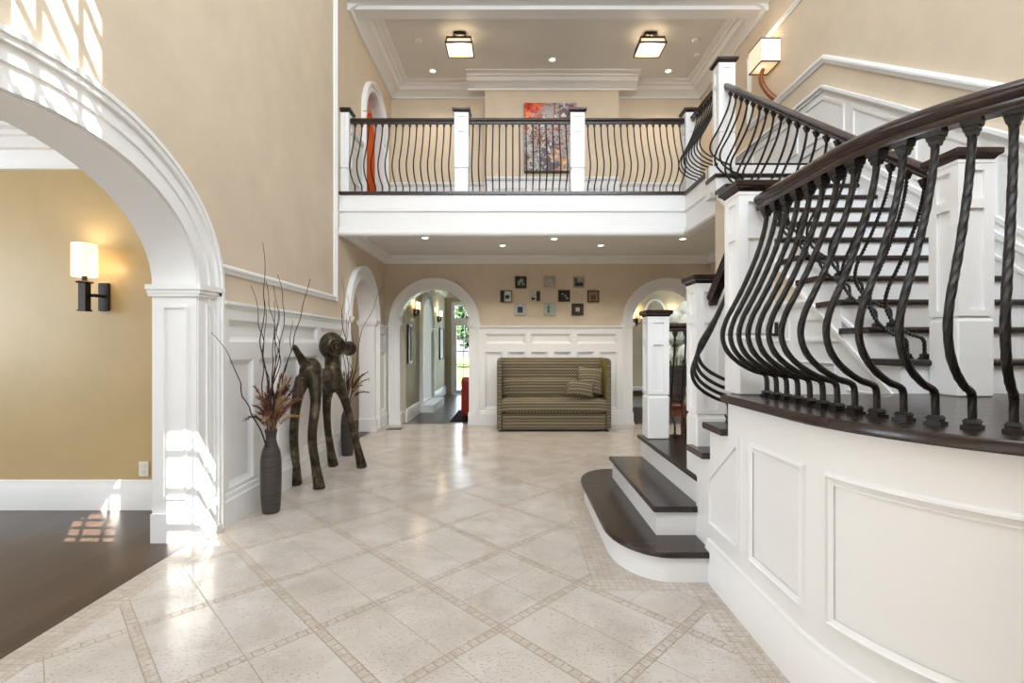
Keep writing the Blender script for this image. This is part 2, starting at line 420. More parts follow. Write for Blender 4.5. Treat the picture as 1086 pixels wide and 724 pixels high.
for k, (w, nx, nz) in enumerate(((WA, 3, 9), (WB, 2, 4), (WC, 3, 5))):
    fr = MB(); t_ = .03; mw = (.009, .006, .011)[k]
    fr.box(w[0], w[0]+t_, y0, y1, w[2], w[3]); fr.box(w[1]-t_, w[1], y0, y1, w[2], w[3])
    fr.box(w[0]+t_, w[1]-t_, y0, y1, w[2], w[2]+t_); fr.box(w[0]+t_, w[1]-t_, y0, y1, w[3]-t_, w[3])
    for i in range(1, nx): xx = w[0]+(w[1]-w[0])*i/nx; fr.box(xx-mw, xx+mw, y0+.05, y1-.05, w[2], w[3])
    for i in range(1, nz): zz = w[2]+(w[3]-w[2])*i/nz; fr.box(w[0], w[1], y0+.04, y1-.04, zz-mw, zz+mw)
    wo = struct(fr.build('window_%d' % (k+1), 'white'), ('tall narrow window high in the front wall', 'small square window high in the front wall', 'added glazed opening low in the front wall, out of view')[k], 'window')
    g = MB(); g.box(w[0]+.01, w[1]-.01, (y0+y1)/2-.003, (y0+y1)/2+.003, w[2]+.01, w[3]-.01); g.build('pane', 'glass', wo)

# dining room shell
b = MB(); b.box(-7, XL-TW, 4.22, 4.42, 0, 3.2)
struct(b.build('wall_dining', 'olive'), 'ochre wall of the side room seen through the wide arch', 'wall')
b = MB(); b.box(-7.1, -7, -1.2, 4.42, 0, 1.0); b.box(-7.1, -7, -1.2, 4.42, 2.6, 3.2); b.box(-7.1, -7, -1.2, -.2, 1, 2.6); b.box(-7.1, -7, 3.4, 4.42, 1, 2.6)
b.box(-7, XL-TW, -1.3, -1.2, 0, 3.2)
struct(b.build('wall_dining_side', 'olive'), 'ochre outer walls of the side room with a window opening', 'wall')
b = MB(); b.box(-7, XL-TW, -1.2, 4.42, 3.1, 3.2)
struct(b.build('ceiling_dining', 'ceil'), 'ceiling of the side room beyond the wide arch', 'ceiling')
# side study shell
b = MB(); b.box(-5, XL-.21, 9.3, 9.4, 0, 3.1); b.box(-5.1, -5, 4.42, 9.4, 0, 3.1); b.box(-5, XL-TW, 4.42, 4.5, 0, 3.1)
struct(b.build('wall_study', 'cream'), 'cream walls of the room beyond the narrow left arch', 'wall')
b = MB(); b.box(-5, XL-TW, 4.42, 9.4, 3.0, 3.1)
struct(b.build('ceiling_study', 'ceil'), 'ceiling of the room beyond the narrow left arch', 'ceiling')
b = MB(); b.box(-3.35, -2.52, 9.255, 9.30, 0, 2.5)
for (z0, z1) in ((.2, .9), (1.05, 2.3)):
    for (x0, x1) in ((-3.27, -2.98), (-2.90, -2.60)):
        b.box(x0, x1, 9.245, 9.256, z0, z1)
struct(b.build('door_1', 'doorwood'), 'dark reddish brown panelled door beyond the narrow left arch', 'door')
# upstairs side room
b = MB(); b.box(-3.5, -3.4, 6.8, 10.6, ZF-.02, 6.2); b.box(-3.4, XL-.12, 10.5, 10.6, ZF-.02, 6.2); b.box(-3.4, XL-TW, 6.8, 6.9, ZF-.02, 6.2)
struct(b.build('wall_upper_room', 'orange'), 'orange walls seen through the upstairs arch', 'wall')
b = MB(); b.box(-3.4, XL-.12, 6.8, 10.6, 6.1, 6.2); b.box(-3.4, XL-TW, 6.8, 10.6, ZF-.12, ZF-.02); b.box(XL-TW, XL, 9.4, 10.6, ZF, 6.1)
struct(b.build('ceiling_upper_room', 'ceil'), 'ceiling of the orange room upstairs', 'ceiling')
# foyer ceiling, gallery ceiling and header
b = MB(); b.box(XL-TW, XR+.2, YF-.12, 6.6, TOP, TOP+.1)
struct(b.build('ceiling', 'ceil'), 'high flat ceiling above the two-storey foyer', 'ceiling')
b = MB(); b.box(XL, XR, 6.88, 9.2, ZC, ZC+.1)
struct(b.build('ceiling_gallery', 'ceil'), 'pale ceiling over the upper gallery', 'ceiling')
b = MB(); b.box(XL, XR, 6.3, 6.88, 5.85, TOP)
struct(b.build('wall_header', 'white'), 'white header beam above the gallery opening', 'beam')

# rear hall shell
XH = -1.85
b = MB(); b.prism(wall_poly(YB+.2, 14.2, 0, 2.9, [(11.05, 1.72, .62, .62)]), 'YZ', XH-.2, XH)
struct(b.build('wall_hall_left', 'sage'), 'sage wall along the left of the rear passage', 'wall')
b = MB(); b.box(.6, .7, YB+.2, 14.2, 0, 2.9)
struct(b.build('wall_hall_partition', 'sage'), 'partition between rear passage and rear room', 'wall')
b = MB(); b.box(.7, 5.2, 11.2, 11.3, 0, 2.9); b.box(5.1, 5.2, YB+.2, 11.2, 0, 2.9); b.box(XR, 5.2, YB, YB+.2, 0, 2.9)
struct(b.build('wall_rear_room', 'sage'), 'sage back wall of the room behind the right arch', 'wall')
b = MB(); b.box(-3.6, 5.2, YB+.2, 14.3, 2.80, 2.9)
struct(b.build('ceiling_rear', 'ceil'), 'ceiling over the rear passage and rear room', 'ceiling')
DX0, DX1 = -1.68, -.42
b = MB(); wall_with_holes(b, XH-.2, .7, 0, 2.9, [(DX0, DX1, 0, 2.55)], 14.2, 14.32)
struct(b.build('wall_hall_end', 'sage'), 'end wall of the rear passage around the glazed door', 'wall')
b = MB(); b.box(-3.6, XH-.2, 9.2, 9.3, 0, 2.9); b.box(-3.6, XH-.2, 13.2, 13.3, 0, 2.9); b.box(-3.6, -3.5, 9.2, 13.2, 0, .9); b.box(-3.6, -3.5, 9.2, 13.2, 2.4, 2.9)
for yy in (9.3, 11.2, 13.0): b.box(-3.6, -3.5, yy, yy+.2, .9, 2.4)
struct(b.build('wall_alcove', 'cream'), 'window alcove walls off the rear passage', 'wall')

# glazed door
def glazed(b, x0, x1, z0, z1, nx, nz, fw, y0, y1):
    b.box(x0, x0+fw, y0, y1, z0, z1); b.box(x1-fw, x1, y0, y1, z0, z1)
    b.box(x0+fw, x1-fw, y0, y1, z0, z0+fw); b.box(x0+fw, x1-fw, y0, y1, z1-fw, z1)
    for i in range(1, nx): xx = x0+fw+(x1-x0-2*fw)*i/nx; b.box(xx-.012, xx+.012, y0+.01, y1-.01, z0+fw, z1-fw)
    for i in range(1, nz): zz = z0+fw+(z1-z0-2*fw)*i/nz; b.box(x0+fw, x1-fw, y0+.01, y1-.01, zz-.012, zz+.012)
b = MB(); ym = 14.24
b.box(DX0, DX0+.06, 14.17, 14.33, 0, 2.55); b.box(DX1-.06, DX1, 14.17, 14.33, 0, 2.55); b.box(DX0+.06, DX1-.06, 14.17, 14.33, 2.49, 2.55); b.box(DX0+.06, DX1-.06, 14.17, 14.33, 1.98, 2.06)
glazed(b, DX0+.06, DX1-.06, 2.06, 2.49, 4, 2, .04, 14.21, 14.27)
mid = (DX0+DX1)/2
for x0, x1 in ((DX0+.06, mid), (mid, DX1-.06)): glazed(b, x0, x1, .02, 1.98, 2, 5, .085, 14.21, 14.27)
do = struct(b.build('door_2', 'white'), 'white glazed double door with transom at the end of the passage', 'door')
g = MB(); g.box(DX0+.08, DX1-.08, 14.237, 14.243, .05, 2.5); g.build('pane', 'glass', do)

# ------------------------------------------------------------------ arch casings
def casing(name, label, m, arch, z0, steps, depth, jw, cap=True, n=28, jambpanel=False, lift=0.0):
    """steps: (o0, o1, proud); depth: wall thickness; jw: casing width"""
    c, zs, a, bb = arch; b = MB()
    for o0, o1, p in steps:
        b.mstrip(m, arch_pts(c, zs, a, bb, n, o0), arch_pts(c, zs, a, bb, n, o1), -.005, p)
    b.mstrip(m, arch_pts(c, zs, a, bb, n, -.014), arch_pts(c, zs, a, bb, n, .004), -depth-.01, .012)
    for sg in (-1, 1):
        e = lambda o: c+sg*(a+o)
        def mb(o0, o1, zz0, zz1, d0, d1):
            q = sorted((e(o0), e(o1))); b.mbox(m, q[0], q[1], zz0, zz1, d0, d1)
        mb(-.014, .004, z0, zs, -depth-.01, .012)               # jamb liner
        mb(-.005, jw, z0, zs, -.005, .022)                     # pilaster board
        for o0, o1, p in steps[1:]:
            if o1-o0 < .06: mb(o0, o1, z0+.02, zs-.02, 0, p)
        # plinth
        mb(-.024, jw+.008, z0, z0+.20, -.004, .04); mb(-.032, jw+.012, z0, z0+.05, -.004, .055)
        mb(-.030, .0, z0, z0+.20, -depth-.012, .0)
        if cap:
            mb(-.03, jw+.012, zs-.065, zs-.045, -depth-.03, .04)
            mb(-.045, jw+.022, zs-.02, zs+.015, -depth-.04, .06)
            mb(-.035, jw+.016, zs-.045, zs-.02, -depth-.035, .05)
    return b
ST = [(-.005, .03, .034), (.03, .115, .020), (.115, .15, .032), (.15, .195, .026), (.195, .225, .05), (.225, .25, .062)]
b = casing('trim_1', '', mapL, ARCH_BIG, 0, ST, TW, .235)
# jamb panel mouldings on the far jamb face (facing the viewer) and on the pilaster
yj = ARCH_BIG[0]+ARCH_BIG[2]-.014
def frame_y(b, y, x0, x1, z0, z1, w=.016, p=.012):
    b.box(x0, x0+w, y-p, y, z0, z1); b.box(x1-w, x1, y-p, y, z0, z1); b.box(x0+w, x1-w, y-p, y, z0, z0+w); b.box(x0+w, x1-w, y-p, y, z1-w, z1)
frame_y(b, yj, XL-TW+.06, XL-.05, .30, 1.62)
b.mbox(mapL, 3.60, 3.616, .28, 1.64, .02, .034); b.mbox(mapL, 3.69, 3.706, .28, 1.64, .02, .034)
b.mbox(mapL, 3.616, 3.69, .28, .296, .02, .034); b.mbox(mapL, 3.616, 3.69, 1.624, 1.64, .02, .034)
struct(b.build('trim_1', 'white', None, 30), 'wide white moulded arch opening to the side room', 'archway')
ST2 = [(-.005, .03, .045), (.03, .095, .024), (.095, .13, .045), (.13, .17, .07)]
b = casing('trim_2', '', mapL, ARCH_L2, 0, ST2, .21, .165)
struct(b.build('trim_2', 'white', None, 30), 'narrow white arch casing in the left wall under the gallery', 'archway')
b = casing('trim_3', '', mapL, ARCH_UP, ZF, [(q[0]*.8, q[1]*.8, q[2]) for q in ST2], .12, .13, False)
struct(b.build('trim_3', 'white', None, 30), 'white arch casing upstairs in the left wall', 'archway')
b = casing('trim_4', '', mapB, ARCH_B1, 0, ST2, .2, .165)
struct(b.build('trim_4', 'white', None, 30), 'white arch casing left of the patterned settee', 'archway')
b = casing('trim_5', '', mapB, ARCH_B2, 0, ST2, .2, .165)
struct(b.build('trim_5', 'white', None, 30), 'white arch casing right of the patterned settee', 'archway')
mapH = lambda s, z, o: (XH+o, s, z)
b = casing('trim_6', '', mapH, (11.05, 1.72, .62, .62), 0, ST2, .2, .165)
b.box(XH-1.5, XH+.02, 10.45, 11.65, 0, .17); b.box(XH-1.5, XH-.2, 9.3, 13.2, .17, .2)
b.box(XH, XH+.28, 10.25, 11.85, 0, .15)
struct(b.build('trim_6', 'white', None, 30), 'white arch with a step in the left wall of the rear passage', 'archway')

# ------------------------------------------------------------------ wainscot
def panel(b, m, s0, s1, z0, z1, n=1, w=.02, p=.024):
    b.bevelrect(m, s0, s1, z0, z1, w*.4, .0, p, n); b.bevelrect(m, s0+w*.4, s1-w*.4, z0+w*.4, z1-w*.4, w*1.1, p, .008, n)
def polyframe(b, m, poly, w=.022, p=.024, o=.0):
    """mitred frame just inside a convex polygon (s,z), given anticlockwise"""
    N = len(poly); inn = []
    for i in range(N):
        p0, p1, p2 = Vector(poly[i-1]), Vector(poly[i]), Vector(poly[(i+1) % N])
        d1 = (p1-p0).normalized(); d2 = (p2-p1).normalized()
        n1 = Vector((-d1.y, d1.x)); n2 = Vector((-d2.y, d2.x)); k = (n1+n2)/(1+n1.dot(n2))
        inn.append(tuple(p1+k*w))
    for i in range(N):
        j = (i+1) % N
        b.mprism(m, [poly[i], poly[j], inn[j], inn[i]], o, p)
def wains(b, m, s0, s1, uppers, lowers, baseboard=True, ztop=1.68):
    """flat board, stiles and rails left proud around recessed panels"""
    Z = [0, .27, 1.24, 1.375, 1.545, ztop-.03]
    b.mbox(m, s0, s1, 0, ztop-.03, -.002, .008)
    P = .04
    def rails(cells, za, zb):
        cur = s0
        for a, c in cells:
            if a > cur: b.mbox(m, cur, a, za, zb, 0, P)
            cur = c
            b.bevelrect(m, a, c, za, zb, .014, P, .030)
            b.bevelrect(m, a+.014, c-.014, za+.014, zb-.014, .004, .030, .022)
            b.bevelrect(m, a+.018, c-.018, za+.018, zb-.018, .026, .022, .010)
        if cur < s1: b.mbox(m, cur, s1, za, zb, 0, P)
    b.mbox(m, s0, s1, Z[0], Z[1], 0, P); b.mbox(m, s0, s1, Z[2], Z[3], 0, P); b.mbox(m, s0, s1, Z[4], Z[5], 0, P)
    rails(lowers, Z[1], Z[2]); rails(uppers, Z[3], Z[4])
    b.profile(m, s0, s1, [(0, ztop-.06), (.044, ztop-.055), (.052, ztop-.03), (.07, ztop-.022), (.07, ztop), (0, ztop)])
    if baseboard:
        b.profile(m, s0, s1, [(0, 0), (.062, 0), (.062, .19), (.054, .20), (.05, .235), (.04, .245), (0, .245)])
def cells(s0, s1, n, gap): 
    w = (s1-s0-gap*(n+1))/n
    return [(s0+gap+i*(w+gap), s0+gap+i*(w+gap)+w) for i in range(n)]
b = MB(); s0, s1 = 3.77, 6.64
up = cells(s0, s1, 3, .09)
lo = [q for a, c in up for q in ((a, (a+c)/2-.045), ((a+c)/2+.045, c))]
wains(b, mapL, s0, s1, up, lo)
struct(b.build('trim_7', 'white'), 'white panelled wainscot along the left wall', 'wainscot')
b = MB(); wains(b, mapL, 8.22, YB, [(8.3, 8.66)], [(8.3, 8.66)])
struct(b.build('trim_8', 'white'), 'short white wainscot in the far left corner under the gallery', 'wainscot')
b = MB(); s0, s1 = -.55, 1.87
up = cells(s0, s1, 3, .09); lo = [q for a, c in up for q in ((a, (a+c)/2-.045), ((a+c)/2+.045, c))]
wains(b, mapB, s0, s1, up, lo)
struct(b.build('trim_9', 'white'), 'white panelled wainscot behind the settee', 'wainscot')
# big frame moulding on upper left wall
b = MB(); prof = [(-.004, -.035), (.018, -.035), (.026, -.015), (.04, .0), (.04, .015), (.022, .03), (-.004, .035)]
b.profile(mapL, 3.77, 6.30, [(o, 1.925+z) for o, z in prof])
b.profile(lambda s, z, o: (XL+o, z, s), 1.89, 7.6, [(o, 6.265+z) for o, z in prof])
struct(b.build('trim_10', 'white', None, 30), 'white picture-frame moulding on the upper left wall', 'moulding')

# crown mouldings and gallery fascia ------------------------------------------------
def crown(b, m, s0, s1, zb, zt, proj):
    h = zt-zb
    P = [(-.004, zb), (.035, zb), (.04, zb+.12*h), (.10*proj/.36+.03, zb+.42*h), (.16*proj/.36+.02, zb+.46*h), (.6*proj, zb+.72*h), (.72*proj, zb+.75*h), (.75*proj, zb+.86*h), (proj, zb+.90*h), (proj, zt+.01), (-.004, zt+.01)]
    b.profile(m, s0, s1, P)
b = MB()
crown(b, mapL, 6.75, 9.2, 5.76, ZC, .36); crown(b, mapR, 6.75, 9.2, 5.76, ZC, .36)
m92 = lambda s, z, o: (s, 9.2-o, z); m89 = lambda s, z, o: (s, 8.9-o, z)
crown(b, m92, XL, -.45, 5.76, ZC, .36); crown(b, m92, 1.83, XR, 5.76, ZC, .36)
crown(b, m89, -.47-.30, 1.85+.30, 5.76, ZC, .36)
b.box(XL, XR, 6.80, 7.0, 5.80, 5.851); b.box(XL, XR, 6.86, 6.95, 5.851, 5.96)
struct(b.build('trim_11', 'white', None, 30), 'white crown moulding around the gallery ceiling', 'moulding')
b = MB()
crown(b, mapL, YG+.06, YB, 2.735, ZS, .15); crown(b, mapB, XL, XR, 2.735, ZS, .15); crown(b, mapR, 5.5, YB, 2.735, ZS, .15)
struct(b.build('trim_12', 'white', None, 30), 'white crown moulding under the gallery', 'moulding')
b = MB(); md = lambda s, z, o: (s, 4.22-o, z)
crown(b, md, -7, XL-TW, 2.79, 3.1, .22)
b.profile(md, -7, XL-TW, [(0, 0), (.03, 0), (.03, .18), (.022, .20), (.018, .235), (0, .245)])
struct(b.build('trim_13', 'white', None, 30), 'white crown and baseboard on the ochre wall', 'moulding')
b = MB()
b.box(XL, XR, YG+.06, 9.2, ZS, ZF-.03); b.box(XG+.06, XR, 5.40, YG+.06, ZS, ZF-.03)
struct(b.build('ceiling_soffit', 'ceil'), 'flat soffit under the upper gallery', 'ceiling')
b = MB(); b.prism([(XL, YG-.03), (XG-.03, YG-.03), (XG-.03, 5.42), (XR, 5.42), (XR, 9.2), (XL, 9.2)], 'XY', ZF-.035, ZF)
struct(b.build('floor_gallery', 'dark'), 'dark wood floor edge of the upper gallery', 'floor')
b = MB(); fas = [(-.06, 2.725), (.035, 2.725), (.05, 2.745), (.05, 2.775), (.02, 2.785), (.02, 2.83), (0, 2.84), (0, 3.02), (.028, 3.03), (.028, 3.05), (.006, 3.065), (.006, ZF-.04), (-.06, ZF-.04)]
mG = lambda s, z, o: (s, YG-o, z); mS = lambda s, z, o: (XG-o, s, z)
b.loft([[mG(XL, z, o) for o, z in fas], [(XG-o, YG-o, z) for o, z in fas], [mS(5.36, z, o) for o, z in fas]])
b.box(XG, XR, 5.36, 5.44, 2.725, 3.06)
struct(b.build('trim_14', 'white', None, 30), 'white moulded fascia along the gallery edge', 'fascia')
# upstairs wainscot
b = MB()
for m, s0, s1, k in ((m92, XL, -.47, 2), (m92, 1.85, XR, 2), (m89, -.47, 1.85, 3), (mapL, YG+.1, 7.37, 1)):
    b.mbox(m, s0, s1, ZF, 4.22, 0, .01)
    for a, c in cells(s0, s1, k, .12): panel(b, m, a, c, ZF+.28, 4.08, 1, .03, .022)
    b.profile(m, s0, s1, [(0, 4.20), (.03, 4.20), (.05, 4.235), (.05, 4.255), (0, 4.255)])
    b.mbox(m, s0, s1, ZF, ZF+.2, 0, .025)
struct(b.build('trim_15', 'white'), 'low white wainscot on the gallery walls', 'wainscot')

# right wall: stair wainscot, rail mould, upper frame
yb, zc, sl = 5.54, 4.15, .664
capz = lambda y: zc-(yb-y)*sl if y < yb else zc
nose = lambda y: RISE*7 + (y-2.713)*RISE/GO
b = MB()
yA, yZ = 2.74, 9.2
b.mprism(mapR, [(yA, nose(yA)-.35), (yb, nose(yb)-.3), (yZ, ZF-.02), (yZ, zc), (yb, zc), (yA, capz(yA))], -.004, .008)
def slopestrip(b, m, pts, w0, w1, o0, o1):
    b.mstrip(m, [(s, z+w0) for s, z in pts], [(s, z+w1) for s, z in pts], o0, o1)
line = [(yA, capz(yA)), (yb, zc), (yZ, zc)]
slopestrip(b, mapR, line, -.05, -.02, 0, .03); slopestrip(b, mapR, line, -.02, .012, 0, .055)
skirt = [(yA, nose(yA)), (5.36, nose(5.36)), (5.46, ZF+.02), (yZ, ZF+.02)]
slopestrip(b, mapR, skirt, -.3, .21, 0, .022); slopestrip(b, mapR, skirt, .20, .245, 0, .036); slopestrip(b, mapR, skirt, .06, .085, .02, .032)
yy = 2.9
lowz = lambda y: (nose(y) if y < 5.45 else ZF+.02)+.31
for y0_, y1_ in ((2.85, 3.6), (3.7, 4.3), (4.42, 5.08), (5.2, 5.9), (6.05, 7.2), (7.35, 8.9)):
    top = [(y1_, capz(y1_)-.11)] + ([(yb, zc-.11)] if y0_ < yb < y1_ else []) + [(y0_, capz(y0_)-.11)]
    bot = [(y0_, lowz(y0_))] + ([(5.45, lowz(5.45))] if y0_ < 5.45 < y1_ else []) + [(y1_, lowz(y1_))]
    polyframe(b, mapR, bot+top, .03, .022)
struct(b.build('trim_16', 'white'), 'white panelled wainscot climbing the right wall beside the stairs', 'wainscot')
b = MB(); zr, y2 = 4.446, 5.54
pr = [(-.004, -.045), (.02, -.045), (.03, -.02), (.045, .0), (.045, .02), (.026, .04), (-.004, .045)]
pts = [(2.6, zr-(y2-2.6)*.664), (y2, zr), (7.29, zr)]
b.loft([[mapR(s, z+dz, o) for o, dz in pr] for s, z in pts])
b.profile(lambda s, z, o: (XR-o, z, s), zr, 5.42, [(o, 7.27+z*.8) for o, z in pr]); b.profile(mapR, 3.0, 7.29, [(o, 5.40+z*.8) for o, z in pr])
struct(b.build('trim_17', 'white', None, 30), 'white frame moulding on the right wall above the stairs', 'moulding')

# wall under the upper flight
low = lambda y: nose(y)-.265
b = MB(); b.prism([(2.74, 0), (5.30, 0), (5.30, low(5.30)), (2.74, low(2.74))], 'YZ', XU, XU+.06)
struct(b.build('wall_stair', 'tan'), 'tan wall beneath the upper stair flight', 'wall')
b = MB(); y15 = 2.74+(1.66-low(2.74))*GO/RISE
b.mprism(mapU, [(2.74, 0), (5.30, 0), (5.30, 1.65), (y15, 1.65), (2.74, low(2.74))], 0, .010)
b.profile(mapU, y15-.02, 5.3, [(0, 1.62), (.03, 1.62), (.05, 1.655), (.05, 1.68), (0, 1.68)])
polyframe(b, mapU, [(3.0, 1.375), (3.75, 1.375), (3.75, 1.545), (3.26, 1.545)][::1], .02, .024)
for a, c in ((3.85, 4.5), (4.6, 5.2)): panel(b, mapU, a, c, 1.375, 1.545)
for a, c in ((2.82, 3.2), (3.3, 3.75), (3.85, 4.3), (4.4, 4.75), (4.85, 5.2)):
    panel(b, mapU, a, c, .80 if c < 4.6 else .27, 1.24 if c > 3.25 else 1.08)
b.mbox(mapU, 3.2, 4.6, .55, .74, 0, .03); b.mbox(mapU, 4.6, 5.3, 0, .24, 0, .03)
struct(b.build('trim_18', 'white'), 'white panelling under the upper stair flight', 'wainscot')

# ------------------------------------------------------------------ staircase
stair = empty('staircase', (1.6, 2.6, 0), 'double-back staircase with dark treads, white risers and a curved panelled landing front', 'staircase')
def nosed(prof_len, z, th=.036):      # (d,z) outline: d=0 nose, back at prof_len
    return [(.012, z-th), (.004, z-th+.006), (0, z-th/2), (.004, z-.006), (.012, z), (prof_len, z), (prof_len, z-th)]
# steps rising towards +X
def bull(x0, y0, y1, x1, rx, ry, n=12):
    p = [(x1, y0)]
    p += [(x0+rx-rx*sin(pi/2*i/n), y0+ry-ry*cos(pi/2*i/n)) for i in range(n+1)]
    p += [(x0+rx-rx*cos(pi/2*i/n), y1-ry+ry*sin(pi/2*i/n)) for i in range(n+1)]
    return p+[(x1, y1)]
b = MB()
z = RISE
o1 = bull(.595, 2.89, 4.86, 1.13, .32, .46); o1b = bull(.601, 2.896, 4.854, 1.13, .316, .456)
b.loft([[(*q, z-.036) for q in o1b], [(*q, z-.03) for q in o1], [(*q, z-.008) for q in o1], [(*q, z) for q in o1b]])
b.build('tread', 'dark', stair, 40)
b = MB(); b.prism(bull(.625, 2.92, 4.83, 1.13, .30, .44), 'XY', 0, z-.037); b.build('riser', 'white', stair, 40)
for k, x0 in ((2, .86), (3, 1.125)):
    z = k*RISE; y0_ = 3.137 if k == 2 else 3.147; y1_ = 4.56 if k == 2 else 4.62
    b = MB(); x1 = 1.16 if k == 2 else XU
    b.prism([(x0+d, zz) for d, zz in nosed(x1-x0, z)], 'XZ', y0_, y1_); b.build('tread', 'darky', stair)
    b = MB(); b.box(x0+.028, x1-.004, y0_+.022, y1_-.025, 0 if k == 3 else RISE, z-.036); b.build('riser', 'white', stair)
# steps towards the viewer
for k, yn in ((4, 3.235), (5, 2.965)):
    z = k*RISE; b = MB()
    b.prism([(yn-d, zz) for d, zz in nosed(.27, z)], 'YZ', 1.098, XU); b.build('tread', 'dark', stair)
    b = MB(); b.box(1.155, XU, yn-.26, yn-.028, (k-1)*RISE, z-.036); b.build('riser', 'white', stair)
# landing
CX, CY, RW = 2.09, 2.05, .955
def outline(r, ystart, n=26):
    return [(CX-r, ystart)] + [(CX-r*cos(pi/2*i/n), CY-r*sin(pi/2*i/n)) for i in range(n+1)]
b = MB(); pe = outline(RW+.037, 2.705) + [(XR, CY-RW-.037), (XR, 2.74), (2.0, 2.74), (2.0, 2.705)]
pi_ = outline(RW+.031, 2.70) + [(XR, CY-RW-.031), (XR, 2.74), (2.0, 2.74), (2.0, 2.70)]
b.loft([[(*q, ZL-.04) for q in pi_], [(*q, ZL-.033) for q in pe], [(*q, ZL-.008) for q in pe], [(*q, ZL) for q in pi_]])
b.build('landing', 'dark', stair, 40)
b = MB(); b.prism(outline(RW-.05, 2.66) + [(XR, CY-RW+.05), (XR, 2.72), (2.0, 2.72), (2.0, 2.66)], 'XY', ZL-.12, ZL-.041); b.build('landing_frame', 'white', stair)
# curved apron: arc-length map, s=0 at y=3.16
S1 = 3.16-CY; S2 = S1+RW*pi/2
def mapA(s, z, o):
    if s < S1: return (CX-RW-o, 3.16-s, z)
    if s < S2:
        t_ = (s-S1)/RW; r = RW+o
        return (CX-r*cos(t_), CY-r*sin(t_), z)
    return (CX+(s-S2), CY-RW-o, z)
sY = lambda y: 3.16-y
b = MB()
b.mbox(mapA, 0, sY(2.94), 0, 4*RISE-.037, -.06, 0); b.mbox(mapA, sY(2.94), sY(2.695), 0, 5*RISE-.037, -.06, 0)
b.mbox(mapA, sY(2.695), S1, 0, ZL-.04, -.06, 0); b.mbox(mapA, S1, S2, 0, ZL-.04, -.06, 0, 30); b.mbox(mapA, S2, S2+1.28, 0, ZL-.04, -.06, 0)
apron = b.build('curved_apron', 'white', stair, 40)
b = MB(); P_ = [(0, 0), (.022, 0), (.022, .19), (.016, .20), (.012, .232), (0, .24)]
for a, c, n in ((sY(2.96), S1, 1), (S1, S2, 30), (S2, S2+1.28, 1)): b.profile(mapA, a, c, P_, n)
b.build('baseboard', 'white', apron, 40)
def cframe(a, c, z0, z1):
    b = MB()
    n = max(1, int((c-a)/.04)) if c > S1 else 1
    for (i, w, p, p2) in ((0, .007, 0, .013), (.007, .008, .013, .015), (.015, .003, .015, .008), (.018, .018, .008, .002), (.036, .006, .002, .0045)):
        b.bevelrect(mapA, a+i, c-i, z0+i, z1-i, w, p, p2, n)
    b.build('panel_moulding', 'white', apron, 30)
b = MB(); pl = [(sY(2.95), .316), (sY(2.55), .316), (sY(2.55), .89), (sY(2.95), .595)]
polyframe(b, mapA, pl, .024, .014); 
b.build('panel_moulding', 'white', apron)
cframe(sY(2.45), sY(1.985), .32, .89)
cframe(sY(1.88), sY(1.88)+.98, .33, .89)
cframe(sY(1.88)+1.10, S2+.06, .33, .89)
cframe(S2+.2, S2+1.15, .33, .89)
# upper flight
Y0 = 2.713
for i in range(11):
    z = RISE*(7+i); yn = Y0+GO*i
    b = MB(); b.prism([(yn+d, zz) for d, zz in nosed(GO+.03, z)], 'YZ', 2.062, XR-.03); b.build('tread', 'dark', stair)
for i in range(12):
    z = RISE*(7+i); yn = Y0+GO*i
    b = MB(); b.box(XU+.031, XR-.026, yn+.030, yn+.028+GO+(.0 if i < 11 else -.2), z-RISE, z-.036); b.build('riser', 'white', stair)
b = MB(); yE = 5.40
poly = [(Y0+.03, ZL-.04)]
for i in range(12):
    yn = Y0+.028+GO*i; poly += [(yn, RISE*(7+i)-.037)] if i == 0 else [(yn, RISE*(6+i)-.037), (yn, RISE*(7+i)-.037)]
poly = [p for p in poly if p[0] <= yE+.1]
yl = poly[-1][0]; poly += [(yl, low(yl))]
b.prism([(Y0+.03, low(Y0+.03))] + poly[1:], 'YZ', XU-.022, XU+.03)
b.box(2.085, 2.26, 5.40, 5.53, 2.9, ZF-.037); strg = b.build('stringer', 'white', stair)
b = MB(); slopestrip(b, mapU, [(2.75, low(2.75)), (4.75, low(4.75))], -.005, .022, .0, .036); b.build('stringer_moulding', 'white', strg)
b = MB(); slopestrip(b, lambda s, z, o: (o, s, z), [(2.76, nose(2.76)-.3), (5.35, nose(5.35)-.3)], -.03, .0, XU+.06, XR-.03); b.build('stair_underside', 'white', stair)

# ------------------------------------------------------------------ balustrades
PROF = [(0, 0), (0, .05), (.004, .098), (.022, .116), (.08, .135), (.152, .18), (.205, .24), (.225, .315), (.207, .395), (.168, .475), (.122, .57), (.080, .67), (.046, .76), (.020, .85), (.004, .93), (0, 1.0)]
def crspline(P, k):
    out = []
    Q = [P[0]] + P + [P[-1]]
    for i in range(1, len(Q)-2):
        p0, p1, p2, p3 = (Vector(q) for q in Q[i-1:i+3])
        for j in range(k):
            t_ = j/k
            out.append(.5*((2*p1)+(p2-p0)*t_+(2*p0-5*p1+4*p2-p3)*t_*t_+(3*p1-p0-3*p2+p3)*t_**3))
    out.append(Vector(P[-1])); return out
def resample(P, step):
    L = [0]
    for a, c in zip(P, P[1:]): L.append(L[-1]+(c-a).length)
    n = max(8, int(L[-1]/step)); out = []; j = 0
    for i in range(n+1):
        d = L[-1]*i/n
        while j < len(P)-2 and L[j+1] < d: j += 1
        f = (d-L[j])/max(1e-9, L[j+1]-L[j]); out.append(P[j].lerp(P[j+1], f))
    return out
